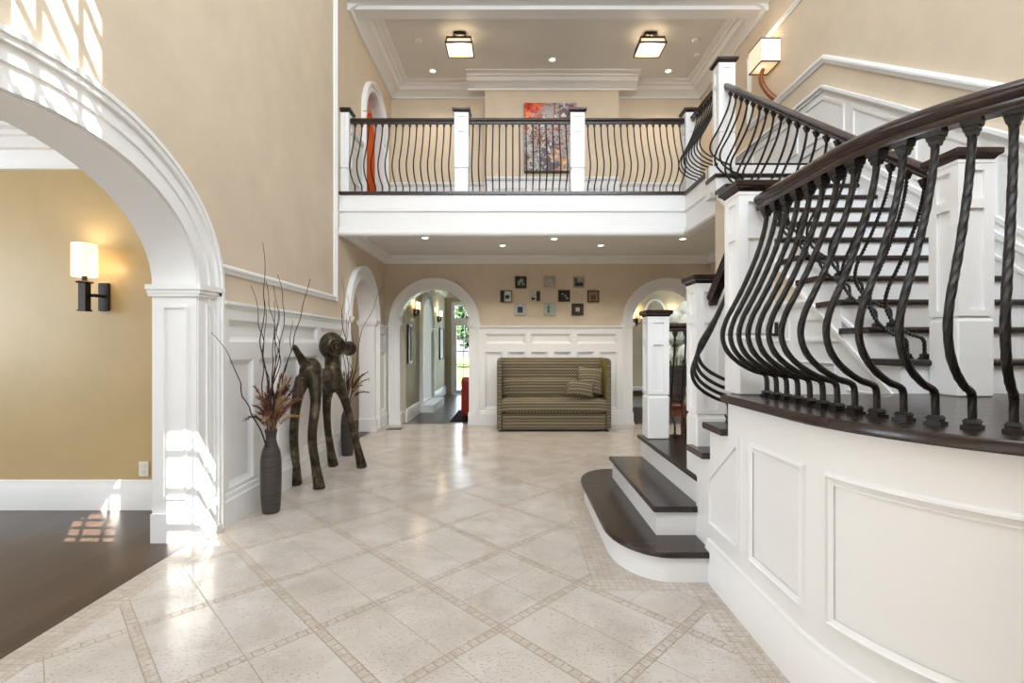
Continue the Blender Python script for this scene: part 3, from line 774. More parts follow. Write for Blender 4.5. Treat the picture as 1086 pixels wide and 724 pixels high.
def baluster(parent, foot, out, H, belly=1.0, r=.0125, twist=0.0, step=.03, sides=6, collar=1.0, flat=1.0):
    """foot on the tread, out: horizontal unit vector of the belly, H up to the rail underside"""
    F = Vector(foot); O = Vector((out[0], out[1], 0)).normalized()
    pts = [Vector((o*belly, z if z < .14 else .14+(z-.14)*(H-.14)/(1.0-.14))) for o, z in PROF]
    cur = resample(crspline(pts, 8), step)
    path = [F+O*p.x+Vector((0, 0, p.y)) for p in cur]
    b = MB(); b.tube(path, r, sides, twist, True, flat)
    if collar:
        x, y, z = F; c = collar
        S_ = O.cross(Vector((0, 0, 1)))
        def blk(w, z0, z1, w1=None):
            w1 = w1 or w
            rg = lambda w_, zz: [tuple(Vector((x, y, zz))+O*a*w_+S_*d*w_) for a, d in ((-1,-1),(1,-1),(1,1),(-1,1))]
            b.loft([rg(w, z0), rg(w1, z1)])
        blk(.025*c, z, z+.010); blk(.019*c, z+.010, z+.020); blk(.0225*c, z+.020, z+.030, .015*c)
        blk(.013*c, z+H-.046, z+H-.030, .017*c); blk(.0195*c, z+H-.030, z+H-.018, .0195*c); blk(.023*c, z+H-.018, z+H, .026*c)
    return b.build('baluster', 'iron', parent, 35)
RAILP = [(-.022, -.035), (-.026, -.018), (-.02, -.008), (-.034, .006), (-.036, .02), (-.026, .034), (0, .04), (.026, .034), (.036, .02), (.034, .006), (.02, -.008), (.026, -.018), (.022, -.035)]
def rail(parent, path, k=1.0):
    b = MB(); b.sweep(path, [(a*k, c*k) for a, c in RAILP]); return b.build('handrail', 'rail', parent, 50)
def newel(parent, x0, x1, y0, y1, z0, z1, baseh=.30):
    b = MB(); d = .014
    b.cbox(x0, x1, y0, y1, z0, z0+baseh, .007)
    b.loft([[(x0+q, y0+q, zz), (x1-q, y0+q, zz), (x1-q, y1-q, zz), (x0+q, y1-q, zz)] for q, zz in ((.003, z0+baseh-.004), (d, z0+baseh+.02), (d, z1-.05))])
    # raised stiles and rails leave recessed panels on each face
    zA, zB, zC, zD = z0+baseh+.05, z1-.30, z1-.25, z1-.11
    X0, X1, Y0_, Y1_ = x0+d, x1-d, y0+d, y1-d; w = .036; p = .013
    for f in range(4):
        def face(s0, s1, za, zb):
            if f == 0: b.box(X0+s0, X0+s1, Y0_-p, Y0_, za, zb)
            if f == 1: b.box(X0+s0, X0+s1, Y1_, Y1_+p, za, zb)
            if f == 2: b.box(X0-p, X0, Y0_+s0, Y0_+s1, za, zb)
            if f == 3: b.box(X1, X1+p, Y0_+s0, Y0_+s1, za, zb)
        Wd = (X1-X0) if f < 2 else (Y1_-Y0_); zt = z1-.05
        e = p if f < 2 else 0
        face(-e, w, z0+baseh+.02, zt); face(Wd-w, Wd+e, z0+baseh+.02, zt)
        for za, zb in ((z0+baseh+.02, zA), (zB, zC), (zD, zt)): face(w, Wd-w, za, zb)
    b.box(X0-.016, X1+.016, Y0_-.016, Y1_+.016, z1-.076, z1-.060)
    o = b.build('newel_post', 'white', parent)
    c = MB(); e = .012
    rg = lambda q, zz: [(x0-q, y0-q, zz), (x1+q, y0-q, zz), (x1+q, y1+q, zz), (x0-q, y1+q, zz)]
    c.loft([rg(-.002, z1-.060), rg(.012, z1-.042), rg(.022, z1-.036), rg(.025, z1-.030), rg(.025, z1-.008), rg(.017, z1-.003), rg(.0, z1)])
    c.build('cap', 'rail', o)
    o['label'] = 'white panelled newel post'; return o

# gallery front
g1 = empty('gallery_balustrade', (.06, YG, ZF), 'long straight iron balustrade with white posts across the front of the upper gallery', 'balustrade', 'iron balustrades with bellied bars')
YP = YG+.115
posts = [-2.09, -.64, .83, 2.285]
for i, px in enumerate(posts):
    newel(g1, px-.09 if i else XL+.002, px+.09 if i else px+.03, YP-.09, YP+.09, ZF, 4.35)
proto = None
for i in range(3):
    a = posts[i]+(.09 if i else .03); c = posts[i+1]-.09
    rail(g1, [(a, YP, 4.215), (c, YP, 4.215)], .9)
    n = 15 if i < 2 else 15
    for k in range(n):
        x = a+(c-a)*(k+.6)/(n+.2)
        if proto is None:
            proto = baluster(g1, (x, YP, ZF), (0, -1), 4.183-ZF, 1.0, .0085, 0, .03, 6, .7); px0 = x
        else:
            o = proto.copy(); COL.objects.link(o); o.location = proto.location+Vector((x-px0, 0, 0))
# gallery side return with the tall top newel
g2 = empty('gallery_balustrade', (2.285, 5.9, ZF), 'short iron balustrade along the side edge of the gallery at the stair top', 'balustrade', 'iron balustrades with bellied bars')
newel(g2, 2.175, 2.35, 5.39, 5.565, ZF-.06, 4.38, .36)
rail(g2, [(2.285, 5.565, 4.215), (2.285, YP-.09, 4.215)], .9)
proto = None
for k in range(9):
    y = 5.63+k*.088
    if proto is None: proto = baluster(g2, (2.285, y, ZF), (-1, 0), 4.183-ZF, 1.0, .0085, 0, .03, 6, .7); y0_ = y
    else:
        o = proto.copy(); COL.objects.link(o); o.location = proto.location+Vector((0, y-y0_, 0))
# upper flight
g3 = empty('stair_balustrade', (2.28, 3.9, 1.8), 'sloping iron balustrade climbing the upper stair flight from the landing to the gallery', 'balustrade', 'iron balustrades with bellied bars')
newel(g3, 2.222, 2.405, 2.555, 2.738, ZL, 2.335, .385)
za, zb_, ya, yb_ = 2.25, 4.075, 2.738, 5.40
railz = lambda y: za+(y-ya)*(zb_-za)/(yb_-ya)
XRl = 2.262
rail(g3, [(XRl, ya-.005, railz(ya)), (XRl, (ya+yb_)/2, railz((ya+yb_)/2)-.005), (XRl, yb_, railz(yb_))], 1.0)
y = 2.80
while y < 5.36:
    i = int((y-Y0-.004)/GO); zt = RISE*(7+i)
    baluster(g3, (XRl-.01, y, zt), (-1, 0), railz(y)-.036-zt, .95, .0108, 75, .010, 4, .85); y += GO/2
# landing curve
g4 = empty('landing_balustrade', (1.4, 2.0, ZL), 'curved iron balustrade with dark rail around the front of the stair landing', 'balustrade', 'iron balustrades with bellied bars')
newel(g4, 1.175, 1.36, 2.655, 2.838, ZL, 2.205)
RF = RW-.155
S1f = 2.655-CY
def footp(s):
    if s < S1f: return (CX-RF, 2.655-s), (-1, 0)
    t_ = min(pi/2, (s-S1f)/RF)
    e = max(0, (s-S1f)-RF*pi/2)
    return (CX-RF*cos(t_)+e, CY-RF*sin(t_)), (-cos(t_), -sin(t_))
path = []
for i in range(60):
    (x, y), _ = footp(i*2.6/59); path.append((x, y, 2.085))
rail(g4, path, 1.12)
s = .06
while s < 2.55:
    p, n_ = footp(s)
    baluster(g4, (*p, ZL), n_, 2.085-.039-ZL, 1.0, .0122, 15, .014, 8, .98, .955); s += .0935
# short flight
g5 = empty('stair_balustrade', (1.25, 3.1, .8), 'short steep iron balustrade of four bars between the two posts beside the landing', 'balustrade', 'iron balustrades with bellied bars')
newel(g5, 1.135, 1.318, 3.155, 3.338, 3*RISE, 1.79, .36)
rail(g5, [(1.235, 3.158, 1.63), (1.235, 2.835, 1.90)], 1.05)
blk_ = MB()
for y, dz in ((2.950, 0), (2.918, .035), (2.886, .075), (2.856, .12)):
    zt = 5*RISE+dz; ry = 1.63+(3.158-y)*.835
    if dz: blk_.box(1.225, 1.275, y-.017, y+.015, 5*RISE, zt)
    baluster(g5, (1.248, y, zt), (-1, 0), ry-.04-zt, .95, .0105, 15, .012, 8, .62, .95)
blk_.build('stepped_curb', 'dark', g5)
# platform guard
g6 = empty('platform_balustrade', (1.6, 4.5, 3*RISE), 'low level iron guard beside the post at the foot of the stairs', 'balustrade', 'iron balustrades with bellied bars')
newel(g6, 1.165, 1.35, 4.40, 4.585, 3*RISE, 1.655, .36)
rail(g6, [(1.35, 4.5, 1.505), (XU-.01, 4.5, 1.505)], 1.0)
for k in range(7):
    baluster(g6, (1.43+k*.095, 4.5, 3*RISE), (0, 1), 1.47-3*RISE, .5, .009, 0, .03, 6, .8)

# ------------------------------------------------------------------ furniture: settee
st = empty('settee', (.655, 8.3, 0), 'high boxed settee in olive zigzag stripes against the white panelling', 'settee')
sx0, sx1, sy0, sy1, sh = -.235, 1.545, 7.98, 8.66, 1.14
def softbox(x0, x1, y0, y1, z0, z1, r=.04, seg=4, bulge=0.0, sub=10):
    bm = bmesh.new(); bmesh.ops.create_cube(bm, size=1)
    for v in bm.verts: v.co = Vector(((x0+x1)/2+v.co.x*(x1-x0), (y0+y1)/2+v.co.y*(y1-y0), (z0+z1)/2+v.co.z*(z1-z0)))
    bmesh.ops.subdivide_edges(bm, edges=bm.edges[:], cuts=sub, use_grid_fill=True)
    c = Vector(((x0+x1)/2, (y0+y1)/2, (z0+z1)/2)); h = Vector(((x1-x0)/2, (y1-y0)/2, (z1-z0)/2))
    for v in bm.verts:
        q = v.co-c; lim = Vector([max(0, h[i]-r) for i in range(3)])
        inner = Vector([max(-lim[i], min(lim[i], q[i])) for i in range(3)]); d = q-inner
        if d.length > 1e-6: d = d.normalized()*min(r, max(abs(k) for k in d) if True else r)
        q = inner+d
        if bulge:
            f = [1-(q[i]/h[i])**2 for i in range(3)]
            q = Vector((q.x*(1+bulge*.3*f[1]*f[2]*.4), q.y*(1+bulge*f[0]*f[2]*(.5)), q.z*(1+bulge*f[0]*f[1])))
        v.co = c+q
    b = MB(); bm.verts.ensure_lookup_table()
    b.v = [tuple(v.co) for v in bm.verts]; b.f = [tuple(v.index for v in f.verts) for f in bm.faces]; bm.free()
    return b
softbox(sx0, sx1, sy1-.13, sy1, .03, sh, .03).build('back', 'zig', st, 60)
softbox(sx0, sx0+.075, sy0, sy1-.131, .03, sh, .03).build('arm', 'zig', st, 60)
softbox(sx1-.075, sx1, sy0, sy1-.131, .03, sh, .03).build('arm', 'zig', st, 60)
softbox(sx0+.076, sx1-.076, sy0+.02, sy1-.131, .03, .28, .02).build('base', 'zig', st, 60)
softbox(sx0+.04, sx1-.04, sy0-.015, sy1-.27, .285, .51, .06, 4, .10, 12).build('seat_cushion', 'zig', st, 60)
softbox(sx0+.08, sx1-.08, sy1-.30, sy1-.132, .49, .81, .06, 4, .12, 12).build('back_cushion', 'zig2', st, 60)
b = MB(); b.box(sx1-.0762, sx1-.0755, sy0+.05, sy1-.14, .52, sh-.03); b.build('arm_lining', 'olivefab', st)
b = MB()
for x in (sx0+.008, sx0+.067, sx1-.067, sx1-.008): b.tube([(x, sy0-.002, .04), (x, sy0-.002, sh-.03)], .006, 6)
b.tube([(sx0+.03, sy0+.02, sh-.002), (sx0+.03, sy1-.05, sh-.002), (sx1-.03, sy1-.05, sh-.002), (sx1-.03, sy0+.02, sh-.002)], .006, 6)
b.build('piping', 'piping', st)
b = MB()
for x in (sx0+.06, sx1-.06):
    for y in (sy0+.06, sy1-.06): b.box(x-.03, x+.03, y-.03, y+.03, 0, .035)
b.build('foot', 'dark', st)
def pillow(name, label, c, w, h, d, rot, tilt):
    bm = bmesh.new(); bmesh.ops.create_grid(bm, x_segments=14, y_segments=14, size=1)
    V, F = [], []
    for sg in (1, -1):
        o = len(V)
        for v in bm.verts:
            x, y = v.co.x, v.co.y; t_ = max(0, (1-x*x)*(1-y*y))**.42
            k = 1-.10*(1-abs(x)**3)*(abs(y)**3) ; kx = 1-.10*(1-abs(y)**3)*(abs(x)**3)
            V.append((x*w/2*kx, sg*t_*d/2, y*h/2*k))
        for f in bm.faces: F.append(tuple(v.index+o for v in f.verts))
    bm.free(); b = MB(); b.v, b.f = V, F
    me = b.build(name, 'zig2', None, 80)
    bm = bmesh.new(); bm.from_mesh(me.data); bmesh.ops.remove_doubles(bm, verts=bm.verts, dist=.0006); bmesh.ops.recalc_face_normals(bm, faces=bm.faces); bm.to_mesh(me.data); bm.free()
    me.location = c; me.rotation_euler = (tilt, rot, 0)
    return tag(me, label, 'cushion', 'zigzag cushions on the settee')
pillow('cushion', 'square zigzag cushion standing up in the right corner of the settee', (1.235, 8.135, .785), .43, .47, .13, radians(4), radians(-12))
pillow('cushion', 'small oblong zigzag cushion lying in front of the upright square one', (1.06, 7.985, .675), .46, .24, .11, radians(6), radians(-8))

# ------------------------------------------------------------------ ten little pictures
PX = [(552.4,299.3,'black'),(582.8,298.7,'silver'),(614,299,'silver'),(536.7,314.2,'black'),(567.3,313.6,'silver'),(598.3,313.6,'black'),(629.2,314.2,'black'),(551.6,327.7,'silver'),(582.8,327.7,'silver'),(612.6,328,'black')]
PL = ['black framed square picture, upper left of the cluster of ten small ones',
 'silver square picture with a pale round motif, upper middle of the cluster',
 'silver square picture, dark at its lower side, upper right of the cluster',
 'half black half mirrored square picture at the left end of the middle row',
 'pale square picture with a black corner, second in the middle row',
 'black square picture with tiny pale specks, third in the middle row',
 'brown square picture in a dark frame at the right end of the middle row',
 'silver square picture with a dark blue centre, lower left of the cluster',
 'silver square picture with two green specks, lower middle of the cluster',
 'dark framed square picture with a small pale centre, lower right of the cluster']
CARD = [srgb(30,30,30), srgb(168,160,148), srgb(150,146,140), srgb(196,206,200), srgb(190,200,190), srgb(28,26,26), srgb(150,120,96), srgb(176,186,190), srgb(172,190,180), srgb(60,40,36)]
ACC = [srgb(150,160,150), srgb(214,208,196), srgb(52,52,60), srgb(24,24,24), srgb(24,24,24), srgb(190,190,196), srgb(96,70,54), srgb(36,44,60), srgb(70,110,80), srgb(206,190,170)]
SP = [[(.01,.03,.03,.03),(-.03,-.01,.025,.04),(.04,-.03,.02,.02)], 'ring', [(0,-.04,.07,.03),(-.05,.03,.015,.03)], [(-.062,0,.034,.098),(.02,-.01,.035,.03)], [(.06,-.01,.036,.09),(-.03,-.05,.03,.02)], [(-.03,.03,.012,.012),(.02,.0,.012,.016),(.05,-.04,.014,.014)], [(0,-.02,.04,.04)], [(0,-.01,.045,.05)], [(-.02,.03,.018,.028),(-.02,-.03,.018,.028)], [(0,0,.034,.034)]]
for k, (px, py, fr) in enumerate(PX):
    X = (px-543)/544*(YB-.02); Z = 1.35+(366-py)/544*(YB-.02); h = .098
    e = empty('framed_picture', (X, YB-.02, Z), PL[k], 'picture', 'ten small square pictures above the settee')
    fm = MB(); w = .018 if fr == 'black' and k not in (3,) else .01
    for a in ((X-h, X-h+w, Z-h, Z+h), (X+h-w, X+h, Z-h, Z+h), (X-h+w, X+h-w, Z-h, Z-h+w), (X-h+w, X+h-w, Z+h-w, Z+h)):
        fm.box(a[0], a[1], YB-.035, YB+.0, a[2], a[3])
    fm.build('frame', 'blackmetal' if fr == 'black' else 'silver', e)
    t = NT('picture_art'); n = t.noise(t.coord(), 18, 3); c = CARD[k]
    M['art%d' % k] = t.fin(t.ramp(n, [(.3, tuple(q*.8 for q in c)), (.7, tuple(min(1, q*1.15) for q in c))]), .35)
    a = MB(); a.box(X-h+w, X+h-w, YB-.026, YB-.002, Z-h+w, Z+h-w); a.build('art', 'art%d' % k, e)
    t = NT('picture_motif'); n = t.noise(t.coord(), 40, 2); c = ACC[k]
    M['acc%d' % k] = t.fin(t.ramp(n, [(.3, tuple(q*.8 for q in c)), (.7, c)]), .35)
    a = MB()
    if SP[k] == 'ring':
        pts = [(X+.05*cos(q*pi/12), YB-.028, Z+.05*sin(q*pi/12)) for q in range(25)]; a.tube(pts, .009, 6)
    else:
        for dx, dz, rx, rz in SP[k]: a.box(X+dx-rx, X+dx+rx, YB-.030, YB-.0255, Z+dz-rz, Z+dz+rz)
    a.build('motif', 'acc%d' % k, e)

# gallery painting
e = empty('painting', (.665, 8.87, 4.94), 'large unframed abstract canvas in greys and fiery orange on the gallery wall', 'painting')
b = MB(); b.box(.215, 1.105, 8.845, 8.898, 4.36, 5.53); c = b.build('canvas', 'painting', e, 0, (.66, 8.87, 4.94))
b = MB(); b.box(.21, 1.11, 8.84, 8.898, 4.335, 4.36); b.box(.21, .2149, 8.84, 8.898, 4.36, 5.53); b.box(1.1051, 1.11, 8.84, 8.898, 4.36, 5.53)
b.build('edge_strip', 'blackmetal', e)

# ------------------------------------------------------------------ bronze animal sculpture
sc = empty('sculpture', (-1.9, 5.3, 0), 'dark bronze long-legged animal sculpture with a round head standing by the left wainscot', 'sculpture')
b = MB()
def limb(pts, rad): 
    P = resample(crspline([Vector(p) for p in pts], 6), .03)
    n = len(P); R = []
    for i in range(n):
        f = i/(n-1)*(len(rad)-1); k = min(int(f), len(rad)-2); R.append(rad[k]+(rad[k+1]-rad[k])*(f-k))
    b.tube(P, R, 10)
# torso, rump, chest and neck
limb([(-1.96, 4.92, 1.10), (-1.95, 5.10, 1.06), (-1.93, 5.32, 1.02), (-1.92, 5.52, 1.0)], [.085, .085, .075, .10])
b.sphere((-1.95, 4.97, 1.09), .118, 16, 10, (.9, 1, 1.2)); b.sphere((-1.92, 5.49, 1.0), .125, 16, 10, (.85, .95, 1.3))
limb([(-1.92, 5.50, 1.0), (-1.93, 5.52, 1.13), (-1.935, 5.53, 1.26)], [.11, .085, .085])
b.sphere((-1.935, 5.50, 1.345), .148, 18, 12, (.88, .95, 1.0))
limb([(-1.92, 5.55, 1.335), (-1.885, 5.72, 1.33), (-1.865, 5.86, 1.315)], [.085, .06, .08])
limb([(-1.868, 5.84, 1.315), (-1.855, 5.90, 1.31)], [.088, .085])
limb([(-1.97, 4.87, 1.17), (-1.99, 4.78, 1.27), (-2.0, 4.70, 1.345)], [.05, .034, .026])
# legs
limb([(-2.0, 4.92, 1.04), (-2.06, 4.91, .82), (-2.105, 4.95, .50), (-2.10, 4.97, .25), (-2.085, 4.96, .05), (-2.08, 4.96, 0.0)], [.075, .052, .044, .042, .042, .055])
limb([(-1.90, 4.93, 1.04), (-1.86, 4.86, .82), (-1.87, 4.80, .50), (-1.85, 4.82, .25), (-1.82, 4.83, .05), (-1.81, 4.82, 0.0)], [.075, .052, .046, .043, .044, .058])
limb([(-1.97, 5.53, .94), (-2.03, 5.62, .72), (-2.035, 5.66, .45), (-2.02, 5.70, .22), (-2.0, 5.72, .05), (-1.99, 5.73, 0.0)], [.08, .050, .044, .040, .044, .060])
limb([(-1.88, 5.53, .96), (-1.82, 5.60, .74), (-1.76, 5.64, .46), (-1.70, 5.66, .2), (-1.665, 5.66, .05), (-1.655, 5.67, 0.0)], [.08, .050, .044, .042, .044, .060])
body = b.build('body', 'bronze', sc, 0)
md_ = body.modifiers.new('r', 'REMESH'); md_.mode = 'VOXEL'; md_.voxel_size = .013; md_.use_smooth_shade = True
ms = body.modifiers.new('s', 'SMOOTH'); ms.factor = .5; ms.iterations = 3
b = MB(); 
for rr in (.10, .066, .034):
    dn = sqrt(max(0, .138**2-rr*rr)); nx_, ny_ = .72, -.69
    b.tube([(-1.935+nx_*dn*.98-ny_*rr*cos(q*pi/14), 5.50+ny_*dn*1.0+nx_*rr*cos(q*pi/14), 1.345+rr*sin(q*pi/14)) for q in range(29)], .012, 6)
b.build('eye_ring', 'bronze', sc, 60)

# ------------------------------------------------------------------ floor vases and dried stems
VP = [(.062, 0), (.068, .012), (.077, .12), (.081, .30), (.079, .42), (.070, .49), (.050, .545), (.040, .585), (.041, .625), (.050, .668), (.045, .668), (.035, .62), (.034, .585), (.043, .54), (.062, .48), (.070, .40), (.068, .2), (.06, .03)]
def floor_vase(x, y, label, k=1.0):
    b = MB(); b.lathe([(r*k, z*k) for r, z in VP], (x, y, 0), 28)
    return tag(b.build('floor_vase', 'vase', None, 40, (x, y, 0)), label, 'vase', 'tall charcoal floor vases')
floor_vase(-1.95, 4.15, 'tall charcoal bottle vase on the floor nearest the wide arch')
floor_vase(-2.02, 6.30, 'tall charcoal bottle vase on the floor beyond the bronze sculpture', 1.0)
def stems(x, y, zt, label, seed, hs, plumes=40):
    rn = random.Random(seed)
    e = empty('dried_stems', (x, y, zt-.05), label, 'dried flowers', 'dried stems in the floor vases')
    for k, (dx, dy, h) in enumerate(hs):
        pts = []; n = 13
        wx, wy = 0, 0
        for i in range(n+1):
            f = i/n
            if i > 2: wx += rn.uniform(-1, 1)*.032; wy += rn.uniform(-1, 1)*.032
            a = 2*pi*k/len(hs)
            spread = min(1, max(0, (f-.08)/.3))
            pts.append((x+.016*cos(a)*(1-f)+dx*f**1.25+wx*spread*min(1, 2*(1-f)+.35), y+.016*sin(a)*(1-f)+dy*f**1.25+wy*spread, zt-.22+f*(h+.22)))
        P = resample(crspline([Vector(p) for p in pts], 4), .05)
        P = [Vector((max(q.x, XL+.075) if q.z > .25 else q.x, q.y, q.z)) for q in P]
        b = MB(); b.tube(P, [.0075*(1-.75*i/(len(P)-1)) for i in range(len(P))], 5); b.build('twig', 'twig', e, 60)
    for k in range(plumes):
        a = rn.uniform(0, 2*pi); L = rn.uniform(.24, .50); d = rn.uniform(.06, .27)
        dirx, diry = cos(a)*d*.8+.05, sin(a)*d+.02
        pts = []
        for i in range(9):
            f = i/8
            pts.append(Vector((x+.022*cos(a)*(1-f)+dirx*f**1.7, y+.022*sin(a)*(1-f)+diry*f**1.7, zt-.10+f*(L+.10)-.13*f**3*d/.2)))
        P = resample(crspline(pts, 3), .02)
        P = [Vector((max(q.x, XL+.07), q.y, q.z)) for q in P]
        kind = ('plume', 'straw', 'dusky', 'straw', 'plume')[k % 5]
        b = MB(); b.tube(P, [.0024]*len(P), 4)
        st_ = len(P)//2
        for i in range(st_, len(P)):
            f = (i-st_)/max(1, len(P)-st_-1); ln = .052*(1-.55*f)+.008
            T = (P[i]-P[i-1]).normalized()
            for q in range(9):
                v = Vector((rn.uniform(-1, 1), rn.uniform(-1, 1), rn.uniform(-.6, .6))).normalized()
                tip = P[i]+v*ln*.7+T*ln*.8; sd = T.cross(v).normalized()*.0042
                b.add([P[i]-sd, P[i]+sd, tip], [(0, 1, 2)])
        b.build('plume', kind, e, 0, None, False)['label'] = {'plume': 'russet seed plume', 'straw': 'straw coloured seed plume', 'dusky': 'dusky brown seed plume'}[kind]
stems(-1.95, 4.15, .66, 'dried russet plumes and tall curly twigs in the nearer charcoal vase', 3,
      [(-.07, .02, 1.52), (-.10, .05, 1.22), (-.04, .06, 1.28), (.0, .03, 1.18), (-.06, -.03, 1.10), (.04, .10, .98), (.28, .22, 1.24), (-.12, -.05, 1.16), (-.16, -.62, .78), (.02, -.02, 1.05), (.10, .16, .9)])
stems(-2.02, 6.30, .66, 'dried russet plumes and twigs in the farther vase behind the sculpture', 11,
      [(-.04, -.10, 1.5), (-.06, -.05, 1.2), (.0, -.06, 1.3), (.06, .02, 1.05), (.42, .10, 1.42), (-.02, .06, 1.1)], 16)

# ------------------------------------------------------------------ lights and fittings
def lamp(name, typ, loc, energy, col=(1, 1, 1), rot=None, **kw):
    l = bpy.data.lights.new(name, typ); l.energy = energy; l.color = col
    for k, q in kw.items(): setattr(l, k, q)
    o = bpy.data.objects.new(name, l); COL.objects.link(o); o.location = loc
    if rot is not None: o.rotation_euler = rot
    o['kind'] = 'helper'
    return o
def aim(o, d): o.rotation_euler = Vector(d).to_track_quat('-Z', 'Y').to_euler()
WARM = (1.0, .78, .52)
# dining sconce
e = empty('wall_sconce', (-3.40, 4.2, 1.95), 'iron wall lamp with a lit cylinder shade on the ochre wall', 'wall lamp', 'wall sconces')
cx, cy = -3.40, 4.08
b = MB(); b.cbox(-3.39, -3.30, 4.195, 4.219, 1.63, 1.86, .006); b.build('back_plate', 'blackmetal', e)
b = MB(); b.box(-3.40, -3.33, 4.09, 4.11, 1.735, 1.76); b.box(-3.35, -3.33, 4.10, 4.20, 1.735, 1.76); b.build('arm', 'blackmetal', e)
b = MB(); b.box(cx-.028, cx+.028, cy-.028, cy+.028, 1.63, 1.86); b.lathe([(.055, 1.845), (.06, 1.852), (.055, 1.858)], (cx, cy, 0), 16); b.box(cx-.035, cx+.035, cy-.035, cy+.035, 1.62, 1.632); b.lathe([(.02, 1.858), (.02, 1.90)], (cx, cy, 0), 12); b.build('stem', 'blackmetal', e)
b = MB(); b.lathe([(.084, 1.895), (.084, 2.155), (.080, 2.155), (.080, 1.895), (.084, 1.895)], (cx, cy, 0), 28, False); b.build('lamp_shade', 'shade', e, 40)
lamp('sconce_bulb', 'POINT', (cx, cy, 2.08), 2.5, WARM, shadow_soft_size=.04)
lamp('sconce_bulb', 'POINT', (cx+.1, cy+.02, 1.98), .8, WARM, shadow_soft_size=.03)
# gallery sconce on the right wall
e = empty('wall_sconce', (3.36, 6.62, 4.8), 'wall lamp with a square parchment shade on a curved wooden arm above the stairs', 'wall lamp', 'wall sconces')
X0, X1, Y0_, Y1_, z0, z1 = 3.12, 3.36, 6.42, 6.75, 4.90, 5.20
b = MB(); b.box(X0, X1, Y0_, Y1_, z0+.012, z1-.012); b.build('lamp_shade', 'shade2', e)
b = MB()
for zz in (z0, z1-.014):
    for q in ((X0-.004, X1, Y0_-.004, Y0_+.01), (X0-.004, X1, Y1_-.01, Y1_+.004), (X0-.004, X0+.01, Y0_+.01, Y1_-.01), (X1-.01, X1, Y0_+.01, Y1_-.01)): b.box(*q, zz, zz+.014)
b.build('shade_trim', 'linen', e)
b = MB(); P = resample(crspline([Vector(p) for p in ((3.23, 6.60, 4.90), (3.20, 6.60, 4.80), (3.22, 6.58, 4.68), (3.29, 6.56, 4.56), (3.355, 6.55, 4.50))], 5), .02)
b.tube(P, [.026+.012*i/len(P) for i in range(len(P))], 8); b.build('arm', 'armwood', e, 50)
lamp('sconce_bulb', 'POINT', (3.2, 6.6, 5.3), 1.6, WARM, shadow_soft_size=.05)
lamp('sconce_bulb', 'POINT', (3.2, 6.6, 4.84), 1.2, WARM, shadow_soft_size=.05)
# lanterns
def lantern(x, y, label):
    e = empty('ceiling_lantern', (x, y, ZC), label, 'ceiling light', 'square lanterns on the gallery ceiling')
    z0 = 5.715; h = .2
    b = MB(); b.cbox(x-.09, x+.09, y-.09, y+.09, ZC-.05, ZC-.002, .008); b.box(x-.12, x+.12, y-.015, y+.015, ZC-.075, ZC-.05); b.box(x-.015, x+.015, y-.12, y+.12, ZC-.075, ZC-.051); b.build('canopy', 'blackmetal', e)
    b = MB(); w = .016
    for (u, zz) in ((h, z0), (h*.9, z0+.085)):
        for q in ((x-u, x+u, y-u, y-u+w), (x-u, x+u, y+u-w, y+u), (x-u, x-u+w, y-u+w, y+u-w), (x+u-w, x+u, y-u+w, y+u-w)): b.box(*q, zz, zz+.022)
    for sx in (-1, 1):
        for sy in (-1, 1):
            b.tube([(x+sx*(h-.008), y+sy*(h-.008), z0), (x+sx*(h*.9-.008), y+sy*(h*.9-.008), z0+.095)], .009, 4)
            b.tube([(x+sx*.09, y+sy*.09, ZC-.06), (x+sx*.10, y+sy*.10, z0+.095)], .006, 6)
    b.build('frame', 'blackmetal', e)
    b = MB(); r1, r2 = h-.017, h*.9-.017
    rg = lambda r, zz: [(x-r, y-r, zz), (x+r, y-r, zz), (x+r, y+r, zz), (x-r, y+r, zz)]
    b.loft([rg(r1, z0+.006), rg(r2, z0+.09)]); b.build('glass', 'lantern', e)
    lamp('lantern_bulb', 'POINT', (x, y, z0-.06), 10, WARM, shadow_soft_size=.1)
    lamp('lantern_bulb', 'POINT', (x, y, z0+.13), 3.5, WARM, shadow_soft_size=.06)
lantern(-.77, 7.6, 'lit square lantern on the gallery ceiling, above the left span of balusters')
lantern(2.04, 7.6, 'lit square lantern on the gallery ceiling, nearer the staircase')
# recessed lights
def downlight(x, y, z, label, energy=14, group='recessed ceiling spots'):
    e = empty('recessed_light', (x, y, z), label, 'downlight', group)
    b = MB(); b.lathe([(.062, -.001), (.062, -.006), (.045, -.008), (.043, -.001)], (x, y, z), 20, False); b.build('trim_ring', 'plate', e, 40)
    b = MB(); b.lathe([(.043, -.002), (.04, -.004)], (x, y, z), 16); b.build('lens', 'bulb', e)
    lamp('downlight_beam', 'SPOT', (x, y, z-.03), energy, (1, .87, .68), (0, 0, 0), spot_size=radians(120), spot_blend=.8, shadow_soft_size=.04)
for (x, y, l) in ((-1.33, 8.6, 'lit recessed spot in the gallery ceiling near the back left corner'), (.65, 8.26, 'lit recessed spot in the gallery ceiling above the abstract canvas'), (2.62, 8.6, 'lit recessed spot in the gallery ceiling near the back right corner')):
    downlight(x, y, ZC, l, 34)
for (x, y, l) in ((-1.22, 7.2, 'lit recessed spot under the gallery, leftmost of the front pair-row'), (-.14, 7.75, 'lit recessed spot under the gallery above the left side of the settee'), (.6, 7.27, 'lit recessed spot under the gallery in line with the middle of the settee'), (1.34, 7.75, 'lit recessed spot under the gallery above the right side of the settee'), (2.42, 7.27, 'lit recessed spot under the gallery nearest the stairs')):
    downlight(x, y, ZS, l, 42)
